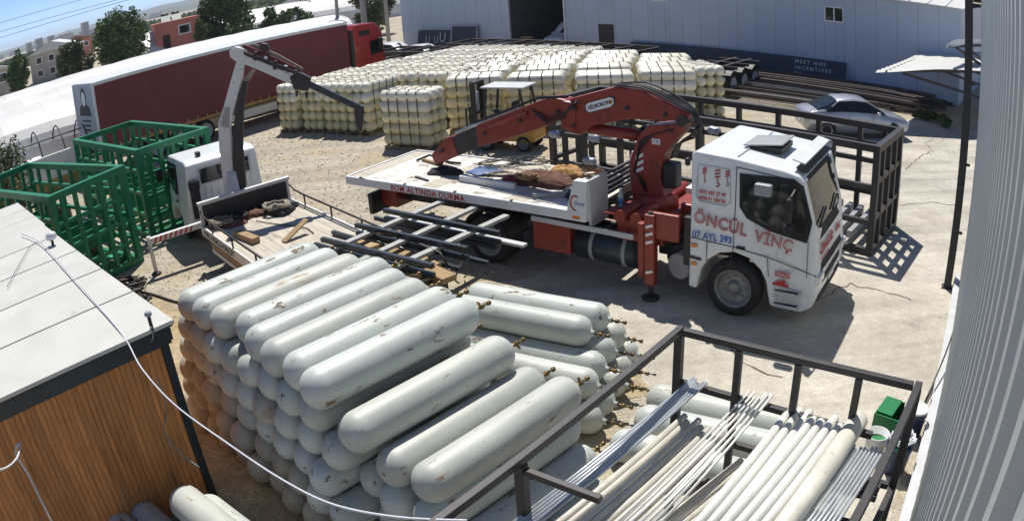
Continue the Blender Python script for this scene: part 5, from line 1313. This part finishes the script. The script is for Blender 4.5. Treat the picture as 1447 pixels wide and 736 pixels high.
bar_pile(lambda k: 'steel bar in the low dark heap behind the white car', 22, 36.5, 38.2, 2.0, 5.0, .02, 6.0, [m_frame, m_palebar, m_frame], 'dark heap behind the white car', (.08, .16), .25)

# ------------------------------------------------------------------ cars
def car(label, loc, yaw, paint, L_=4.35, W_=1.72, hatch=False, rear=False):
    t = thing('car', label, 'car', loc, yaw)
    k = L_/4.35
    # cross-sections: x, bottom z, belt z, roof z (None where bonnet), belt half width, roof half width
    if hatch: secs = [(-2.15, .38, .80, .80, .70, .66), (-2.08, .30, .95, 1.0, .82, .7), (-1.75, .28, .98, 1.40, .86, .60), (-1.2, .24, .97, 1.50, .87, .62), (-.3, .22, .96, 1.53, .87, .63), (.35, .22, .95, 1.47, .87, .60), (.75, .22, .94, 1.22, .86, .66), (1.15, .24, .92, .96, .86, .74), (1.75, .26, .84, .87, .82, .72), (2.08, .30, .72, .74, .72, .62), (2.18, .38, .55, .56, .62, .5)]
    else: secs = [(-2.17, .40, .78, .80, .66, .60), (-2.08, .30, .92, .95, .80, .70), (-1.75, .28, .97, 1.00, .84, .72), (-1.35, .25, .96, 1.10, .86, .68), (-.8, .23, .95, 1.40, .86, .60), (-.2, .22, .94, 1.44, .86, .60), (.3, .22, .93, 1.40, .86, .59), (.75, .22, .92, 1.16, .86, .66), (1.1, .24, .90, .95, .85, .74), (1.75, .26, .80, .84, .82, .70), (2.08, .30, .68, .72, .72, .6), (2.18, .40, .52, .54, .6, .5)]
    q = MB(); ring = []
    for x, zb, zl, zr, wl, wr in secs:
        ring.append([(x*k, -wl*.86, zb), (x*k, -wl, (zb+zl)/2), (x*k, -wl*.98, zl), (x*k, -wr, zr-.03), (x*k, -wr*.8, zr), (x*k, 0, zr+.015), (x*k, wr*.8, zr), (x*k, wr, zr-.03), (x*k, wl*.98, zl), (x*k, wl, (zb+zl)/2), (x*k, wl*.86, zb)])
    for r in ring: q.v += r
    m_ = 11
    for a in range(len(ring)-1):
        for b in range(m_):
            q.f.append((a*m_+b, a*m_+(b+1) % m_, (a+1)*m_+(b+1) % m_, (a+1)*m_+b)); q.sm.append(b != m_-1)
    q.f.append(tuple(range(m_))); q.f.append(tuple((len(ring)-1)*m_+b for b in reversed(range(m_)))); q.sm += [False, False]
    body = q.build('body', paint, t, fix=True)
    def P(i, b, o_=.012):
        v_ = Vector(ring[i][b]); s_ = -1 if v_.y < 0 else 1 if v_.y > 0 else 0
        return v_+Vector((0, s_*o_, .002))
    gi = [i for i, s_ in enumerate(secs) if s_[3]-s_[2] > .2]
    for lo, hi, sgn in ((2, 3, -1), (8, 7, 1)):
        i0, i1 = gi[0], gi[-1]; mid = (i0+i1)//2
        for a, b in ((i0-1, mid), (mid, i1+1)):
            g_ = MB()
            for i in range(a, b):
                A, Bq, C_, D_ = P(i, lo), P(i+1, lo), P(i+1, hi), P(i, hi)
                A, Bq = A.lerp(D_, .10), Bq.lerp(C_, .10); C_, D_ = C_.lerp(Bq, .10), D_.lerp(A, .10)
                g_.quad(A, Bq, C_, D_)
            g_.build('side_window', m_glass, t)
    def glasspanel(nm, i, j):
        g_ = MB(); a = [Vector(ring[i][b]) for b in (3, 5, 7)]; c_ = [Vector(ring[j][b]) for b in (3, 5, 7)]; up = Vector((0.01 if i > 5 else -.01, 0, .014))
        for b in range(2): g_.quad(a[b].lerp(c_[b], .08)+up, a[b+1].lerp(c_[b+1], .08)+up, c_[b+1].lerp(a[b+1], .08)+up, c_[b].lerp(a[b], .08)+up)
        g_.build(nm, m_glass, t)
    if hatch: glasspanel('rear_window', 1, 2); glasspanel('windscreen', 5, 7)
    else: glasspanel('rear_window', 2, 4); glasspanel('windscreen', 6, 8)
    for x in (-1.32*k, 1.35*k):
        for y, o_ in ((-.76, -1), (.76, 1)): wheel(t, x, y, .31, .31, .2, o_, n=24, rimmat=m_alu)
        for sgn in (-1, 1):
            w_ = MB(); w_.lathe((x, sgn*.70, .31), (0, sgn, 0), [(0, .36), (.135, .36)], 24); w_.build('wheel_arch', m_black, t)
    for y in (-.62, .62):
        MB().box((2.10*k, y*.9, .62), (.12, .26, .12)).build('headlight', m_lamp, t, bevel=.03); MB().box((-2.10*k, y, .78), (.08, .24, .14)).build('tail_light', m_redtxt, t, bevel=.02)
        MB().box((.72*k, y*1.52, .98), (.14, .12, .11)).build('mirror', paint, t, bevel=.03)
    MB().box((-2.185*k, 0, .56), (.02, .46, .10)).build('number_plate', m_whitetxt, t)
    for x in (-.45*k, .55*k):
        for sgn in (-1, 1): MB().box((x, sgn*.862, .64), (.008, .006, .52)).build('door_gap', m_black, body)
    return t
car('silver saloon car parked behind the black steel rack', (12.75, 24.9, 0), -.12, m_silver)
car('white hatchback parked behind the wrapped stacks by the navy sign panels', wpt(35.0, 5.2), WYAW+PI+.15, m_carwhite, 4.2, 1.74, True)
car('white car half hidden behind the white hatchback', wpt(31.6, 5.6), WYAW+PI+.05, m_carwhite, 4.3, 1.74)
vn = car('tall pale van facing out of the dark garage doorway', wpt(25.7, -2.1), WYAW+PI/2, m_carwhite, 4.3, 1.74, True); vn.scale = (1, 1.05, 1.42); vn.name = 'van'; vn['category'] = 'van'
gp = thing('garage_pallet', 'upright wooden pallet just inside the garage doorway', 'pallet', wpt(28.3, -.6), WYAW)
for k in range(5): MB().box((-.45+.225*k, 0, .62), (.1, .03, 1.2)).build('board', m_pallet, gp)
for z in (.1, .62, 1.15): MB().box((0, -.06, z), (1.0, .08, .09)).build('runner', m_pallet, gp)

# ------------------------------------------------------------------ trees and bushes
def tree(name, label, loc, h, rx, ry, rz, seed, m=None, n=2600, leaf=.22, trunk=.22, base=None, cat='tree', group=None, clumps=26, tr=True):
    rt = random.Random(seed); t = thing(name, label, cat, loc, 0, group)
    cz = h-rz if base is None else base
    q = MB(); cl = []
    for k in range(clumps):
        while True:
            a, b, c = rt.uniform(-1, 1), rt.uniform(-1, 1), rt.uniform(-1, 1)
            d_ = math.sqrt(a*a+b*b+c*c)
            if .25 < d_ < 1: break
        s_ = rt.uniform(.22, .42)
        cl.append((Vector((a*rx*.85, b*ry*.85, cz+c*rz*.85)), s_))
    for k in range(n):
        c, s_ = cl[rt.randrange(clumps)]
        v = Vector((rt.gauss(0, 1), rt.gauss(0, 1), rt.gauss(0, 1))).normalized()*(rt.random()**.45)
        p = c+Vector((v.x*rx*s_, v.y*ry*s_, v.z*rz*s_))
        u_ = Vector((rt.gauss(0, 1), rt.gauss(0, 1), rt.gauss(0, .6))).normalized(); w_ = u_.cross(Vector((rt.gauss(0, 1), rt.gauss(0, 1), rt.gauss(0, 1)))).normalized()
        L_ = leaf*rt.uniform(.6, 1.4)
        q.quad(p-u_*L_, p+w_*L_*.45, p+u_*L_, p-w_*L_*.45)
    q.build('crown', m or m_leaf, t)
    if tr:
        tq = MB(); top = Vector((0, 0, cz))
        tq.lathe((0, 0, -.1), (0, 0, 1), [(0, trunk*1.25), (h*.15, trunk), (cz, trunk*.55)], 9)
        for k in range(7):
            c, s_ = cl[k*3 % clumps]; s0 = Vector((0, 0, cz*(.55+.06*k))); md = s0.lerp(c, .5)+Vector((0, 0, .1*rz)); tq.path([s0, md, c], trunk*.28, 6)
        tq.build('trunk', m_bark, t)
    return t

# greenhouse tunnels beyond the trailer
GYAW = .80
TD = Vector((math.cos(GYAW), math.sin(GYAW), 0)); TN = Vector((-math.sin(GYAW), math.cos(GYAW), 0)); TO = Vector((-16.8, 27.9, 0))
def tunnel(label, off, s0, s1, w_, hgt_, side=1.2):
    o_ = TO+TN*off; t = thing('greenhouse_tunnel', label, 'greenhouse', o_, GYAW)
    n = 14; arc = [(-w_/2, 0), (-w_/2, side)]+[(-w_/2*math.cos(PI*k/n), side+(hgt_-side)*math.sin(PI*k/n)) for k in range(1, n)]+[(w_/2, side), (w_/2, 0)]
    xs_ = s0; rg = random.Random(int(off*10))
    while xs_ < s1:
        xe = min(xs_+2.5, s1); q = MB(); sg_ = rg.uniform(.0, .05)
        for (ya, za), (yb, zb) in zip(arc, arc[1:]):
            xm = (xs_+xe)/2
            q.quad((xs_, ya, za), (xm, ya, za-sg_), (xm, yb, zb-sg_), (xs_, yb, zb), True); q.quad((xm, ya, za-sg_), (xe-.01, ya, za), (xe-.01, yb, zb), (xm, yb, zb-sg_), True)
        q.build('film_bay', m_ghouse, t); xs_ = xe
    for e in (s0, s1): MB().path([(e, y, z+.02) for y, z in arc], .04, 6).build('hoop', m_alu, t)
    q = MB(); q.v = [(s1-.03, y, z) for y, z in arc]; q.f = [tuple(range(len(arc)))]; q.sm = [False]; q.build('end_wall', m_ghouse, t)
    for y in (-.9, 0, .9): MB().box((s1+.02, y, hgt_*.42), (.04, .05, hgt_*.84)).build('end_post', m_alu, t)
    return t
tunnel('long milky greenhouse tunnel directly behind the maroon trailer', 6.4, -14, 17.5, 7.0, 3.35)
tunnel('milky greenhouse tunnel in the middle of the greenhouse block', 13.4, -14, 22, 7.0, 3.4)
tunnel('milky greenhouse tunnel whose arched end stands by the red tractor', 20.4, -14, 26.5, 7.0, 3.5)
tunnel('far pale greenhouse roof beyond the utility poles', 62.0, 20, 75, 14, 4.2)
for k in range(6):
    a0 = TO+TD*(-6.0+1.1*k)+TN*(1.0-.25*k); pts = []
    for j in range(11):
        an = PI*j/10; pts.append(a0+TN*(1.8-1.8*math.cos(an))+Vector((0, 0, 2.4*math.sin(an)+.05)))
    o = MB().path(pts, .035, 6).build('bare_hoop', m_dark); tag(o, 'bare bent steel greenhouse hoop beside the trailer door', 'hoop', 'bare greenhouse hoops')
for z, lab in ((2.0, 'upper steel purlin tying the bare greenhouse hoops'), (1.2, 'lower steel purlin tying the bare greenhouse hoops')):
    o = MB().path([TO+TD*-9+TN*(1.2)+Vector((0, 0, z)), TO+TD*-.6+TN*.9+Vector((0, 0, z+.1))], .03, 6).build('purlin', m_dark); tag(o, lab, 'purlin')
yw = thing('stained_wall', 'low white wall with ochre stained foot behind the green frames', 'wall', TO+TD*-4.6+TN*-.4, LYAW)
MB().box((0, 0, 1.05), (6.8, .2, 1.0)).build('upper_wall', m_lid, yw); MB().box((0, -.02, .28), (6.8, .22, .56)).build('wall_foot', m_yelwall, yw)
heap('tarp', 'torn white greenhouse film draped over the stained wall', 'tarp', TO+TD*-4.2+TN*.7, 3.0, .8, 1.35, m_lid, 61, LYAW)

# bushes by the left edge and weeds by the warehouse
tree('bush', 'grey green bush growing against the small hut and hoops', Vector((-18.2, 22.0, 0)), 3.4, 1.6, 1.5, 1.7, 71, m_leaf2, 5200, .075, .06, 1.5, 'bush', clumps=40)
tree('bush', 'tall scrubby bush beyond the grey green bush', Vector((-20.6, 23.0, 0)), 4.3, 1.7, 1.6, 2.1, 72, m_leaf2, 4200, .08, .06, 2.1, 'bush', clumps=36)
tree('bush', 'dark shrub beside the torn greenhouse film', TO+TD*-7.6+TN*-1.0, 2.6, 1.4, 1.2, 1.3, 73, m_leaf2, 2600, .07, .05, 1.2, 'bush', clumps=24)
for k, (px, py, h_) in enumerate([(1207, 122, 1.6), (1228, 126, 1.0), (1236, 124, 1.35)]):
    tree('weed', 'tall dark weed standing against the blue grey warehouse wall', G(px, py), h_, .22, .22, h_*.45, 80+k, m_leaf, 260, .08, .02, h_*.5, 'weed', 'weeds at the warehouse wall', 8)
for k, (px, py) in enumerate([(1312, 172), (1325, 175), (1332, 180), (1300, 168)]):
    tree('weed', 'low green weed at the end of the rusty steel pile', G(px, py), .5, .55, .4, .22, 90+k, m_leaf, 420, .07, .02, .22, 'weed', 'weeds at the steel pile', 9, False)
for k, (px, py) in enumerate([(1370, 90), (1378, 100), (1352, 75)]):
    tree('bush', 'dusty bush seen past the warehouse corner under the canopy', G(px, 150)+Vector((8+k*2, 12, 0)), 4.5-k, 1.6, 1.6, 2.0, 95+k, m_leaf2, 900, .2, .06, 2.0, 'bush', 'bushes past the warehouse corner', 12)

# trees, houses and poles beyond the greenhouse
def far(px, dist, z=0.):
    d = ray(px, 200); k = dist/math.hypot(d.x, d.y); return Vector((d.x*k, d.y*k, z))
tree('broadleaf_tree', 'big dark round tree standing between the pink and beige houses', far(190, 88), 8.3, 3.7, 3.7, 3.9, 101, None, 7500, .24, .35, 4.3, clumps=60)
tree('broadleaf_tree', 'lighter bushy tree below the big round tree', far(122, 92), 5.9, 2.5, 2.5, 2.7, 102, m_leaf2, 4200, .28, .3, 2.9, clumps=40)
tree('broadleaf_tree', 'narrow dark tree before the beige apartment house', far(38, 95), 6.5, 1.8, 1.8, 3.0, 103, None, 3000, .28, .25, 3.3, clumps=30)
tree('broadleaf_tree', 'wide dark tree between the pink house and the poles', far(338, 95), 8.6, 3.4, 3.4, 4.0, 104, None, 6500, .30, .35, 4.4, clumps=55)
tree('broadleaf_tree', 'small yellowish tree at the pink house corner', far(303, 84), 4.4, .8, .8, 1.5, 105, m_leaf2, 1500, .25, .2, 3.2, clumps=18)
for k, px in enumerate((362, 405, 432, 455, 480, 505)):
    tree('broadleaf_tree', 'dark green tree in the row beyond the greenhouse tunnels', far(px, 88+7*k), 4.2+.4*(k % 3), 2.6, 2.6, 2.1, 110+k, None, 2600, .26, .25, 2.2, group='row beyond the tunnels', clumps=26)
for k, px in enumerate((535, 550)):
    tree('broadleaf_tree', 'leafy tree by the pole at the warehouse corner', far(px, 74+6*k), 6.2, 2.0, 2.0, 3.0, 120+k, m_leaf2, 2200, .22, .2, 3.2, group='trees at the warehouse corner', clumps=22)

def house(label, c, yaw, w_, d_, h_, m, wins, roofm=None, door=None):
    t = thing('house', label, 'house', c, yaw)
    MB().box((0, 0, h_/2), (w_, d_, h_)).build('wall', m, t)
    if roofm:
        q = MB(); q.prism([(-w_/2-.4, h_), (w_/2+.4, h_), (0, h_+w_*.18)], -d_/2-.4, d_/2+.4); q.build('roof', roofm, t, fix=True)
    else: MB().box((0, 0, h_+.06), (w_+.3, d_+.3, .12)).build('roof', m, t)
    for (x, z, ww, hh) in wins:
        f = MB().box((x, -d_/2-.03, z), (ww+.3, .06, hh+.3)).build('window', m_whitetxt, t); MB().box((x, -d_/2-.07, z), (ww, .04, hh)).build('pane', m_glass, f)
    if door: MB().box((door[0], -d_/2-.05, door[2]/2+door[3]), (door[1], .1, door[2])).build('door', m_black, t)
    return t
def facing(p): return math.atan2(p.y, p.x)-PI/2
p = far(268, 96); hs = house('pink rendered house with flat roof, door and barred window', p, facing(p)+.1, 5.8, 6, 4.9, m_pink, [(.9, 3.7, 1.3, .95)], None, (-1.5, .9, 2.1, 1.3))
for x in (-1.2, .2):
    t_ = MB().tube((x-.5, 0, 5.8), (x+.5, 0, 5.8), .28, 14).build('water_tank', m_dark, hs); MB().beam((x, 0, 5.0), (x, 0, 5.6), .06, .06).build('tank_leg', m_dark, hs); MB().box((x, -1.0, 5.35), (1.2, 1.4, .06), R=Matrix.Rotation(.6, 3, 'X')).build('solar_panel', m_sign, hs)
p = far(98, 128); house('two storey beige house with dark windows and pale hipped roof', p, facing(p)-.2, 8.6, 7, 4.7, m_beige, [(-2.6, 3.6, .9, .9), (-.3, 3.6, .9, .9), (2.4, 3.6, .9, .9), (-2.6, 1.5, .9, .9), (-.3, 1.5, .9, .9), (2.4, 1.5, .9, .9)], m_roofpale)
p = far(4, 110); house('plain grey beige house at the end of the trees', p, facing(p), 5, 6, 4.4, m_beige, [(1.5, 3.2, 1.1, 1.1)], m_roofpale)
p = far(128, 190); house('red roofed house rising behind the bushy tree', p, facing(p), 8, 7, 4.6, m_pink, [(-2.5, 3.4, 1.0, 1.0), (0, 3.4, 1.0, 1.0), (2.5, 3.4, 1.0, 1.0)], m_tile)
p = far(500, 130); house('low long pale house beyond the greenhouse ends', p, facing(p), 22, 8, 3.4, m_beige, [(-5, 1.9, 1.2, 1.0), (0, 1.9, 1.2, 1.0)], m_roofpale)
def pole(label, p, h_, r_=.14, arm=True):
    t = thing('utility_pole', label, 'pole', p); MB().lathe((0, 0, 0), (0, 0, 1), [(0, r_), (h_, r_*.65)], 12).build('shaft', m_pole, t)
    if arm:
        MB().beam((-.8, 0, h_-.4), (.8, 0, h_-.4), .08, .1).build('cross_arm', m_dark, t)
        for x in (-.7, 0, .7): MB().tube((x, 0, h_-.35), (x, 0, h_-.15), .04, 8).build('insulator', m_lid, t)
    return t
P1 = TO+TD*22+TN*10; pole('thick concrete utility pole rising through the greenhouse roofs', P1, 10, .24)
pole('slim utility pole behind the thick concrete pole', P1+TN*9+TD*4, 10, .17); pole('utility pole standing at the warehouse corner', far(563, 66), 10, .2)
for (a, b, dz, lab) in ((far(-120, 150, 13), far(560, 120, 13), 1.2, 'upper power line crossing the pale sky'), (far(-120, 140, 11.2), far(560, 110, 11.0), 1.2, 'lower power line crossing the pale sky'), (far(-120, 138, 9.9), far(300, 105, 9.6), .7, 'lowest power line reaching the pink house')):
    pts = [a.lerp(b, k/24)+Vector((0, 0, -dz*4*(k/24)*(1-k/24))) for k in range(25)]
    o = MB().path(pts, .035, 4).build('power_line', m_ropeblk); tag(o, lab, 'wire')

# ------------------------------------------------------------------ far town and hills
rh2 = random.Random(5)
for (px, dist, w_, h_, lab) in ((60, 900, 6, 12.5, 'slender far tower block beside the beige house roof'), (75, 950, 9, 14.5, 'broad far tower block above the beige house'), (92, 1000, 9, 14, 'third far tower block above the beige house'), (142, 950, 9, 19, 'lone far tower block beside the big round tree'), (110, 1200, 16, 10, 'low far apartment block between the tower blocks')):
    p = far(px, dist); t = thing('tower_block', lab, 'building', p, facing(p)+.3); MB().box((0, 0, h_/2), (w_, 8, h_)).build('wall', m_city, t)
    for k in range(int(h_/2.6)): MB().box((0, -4.05, 1.6+2.6*k), (w_*.82, .2, 1.0)).build('window_band', m_glass, t)
for k in range(26):
    px = rh2.uniform(-40, 340); p = far(px, rh2.uniform(800, 1700)); t = thing('town_building', 'small pale far building in the hazy town below the hills', 'building', p, facing(p)+rh2.uniform(-.5, .5), 'far town buildings')
    h_ = rh2.uniform(5, 9.5); MB().box((0, 0, h_/2), (rh2.uniform(10, 24), 12, h_)).build('wall', m_city, t); MB().box((0, 0, h_+.5), (rh2.uniform(10, 20), 10, 1)).build('roof', m_tile, t)
def ridge(name, dist, px0, px1, hs_, seed, m):
    rr = random.Random(seed); q = MB(); n = 60; top, bot, back = [], [], []
    for k in range(n+1):
        px = px0+(px1-px0)*k/n; h_ = 0
        t = k/n*(len(hs_)-1); i = min(int(t), len(hs_)-2); h_ = hs_[i]+(hs_[i+1]-hs_[i])*(t-i)+rr.uniform(-1, 1)*dist*.0010
        bot.append(far(px, dist*.86, -1)); top.append(far(px, dist, h_)); back.append(far(px, dist*1.2, -1))
    for k in range(n): q.quad(bot[k], bot[k+1], top[k+1], top[k], True); q.quad(top[k], top[k+1], back[k+1], back[k], True)
    return tag(q.build(name, m), kind='structure')
ridge('hills', 2100, -260, 520, [8, 9, 9, 10, 11, 15, 20, 18, 12], 1, m_hill)
ridge('hills', 3600, -300, 700, [22, 24, 28, 34, 46, 58, 60, 40], 2, m_hill)
tq = MB(); rq = random.Random(8)
for k in range(1500):                                                # far wood that reads as one mass
    p = far(rq.uniform(-60, 560), rq.uniform(230, 620)); s_ = rq.uniform(1.6, 3.2)
    for j in range(6):
        v = Vector((rq.uniform(-1, 1), rq.uniform(-1, 1), rq.uniform(0, .8)))*s_; u_ = Vector((rq.uniform(-1, 1), rq.uniform(-1, 1), rq.uniform(-.3, 1))).normalized()*s_*.6; w_ = u_.orthogonal().normalized()*s_*.5
        tq.quad(p+v-u_, p+v+w_, p+v+u_, p+v-w_)
tag(tq.build('woods', m_leaf), 'mass of trees far beyond the greenhouses', 'trees', kind='stuff')

# ------------------------------------------------------------------ summer haze over the far town
hz = MB().box((-900, 1900, 41), (8200, 8600, 84)).build('haze', m_lid)
M = bpy.data.materials.new('haze air'); M.use_nodes = True; t = M.node_tree; t.nodes.clear()
vo = t.nodes.new('ShaderNodeVolumePrincipled'); vo.inputs['Color'].default_value = (.80, .88, 1, 1); vo.inputs['Density'].default_value = .00022; vo.inputs['Anisotropy'].default_value = .2
t.links.new(vo.outputs[0], t.nodes.new('ShaderNodeOutputMaterial').inputs['Volume'])
hz.data.materials[0] = M; tag(hz, kind='stuff')
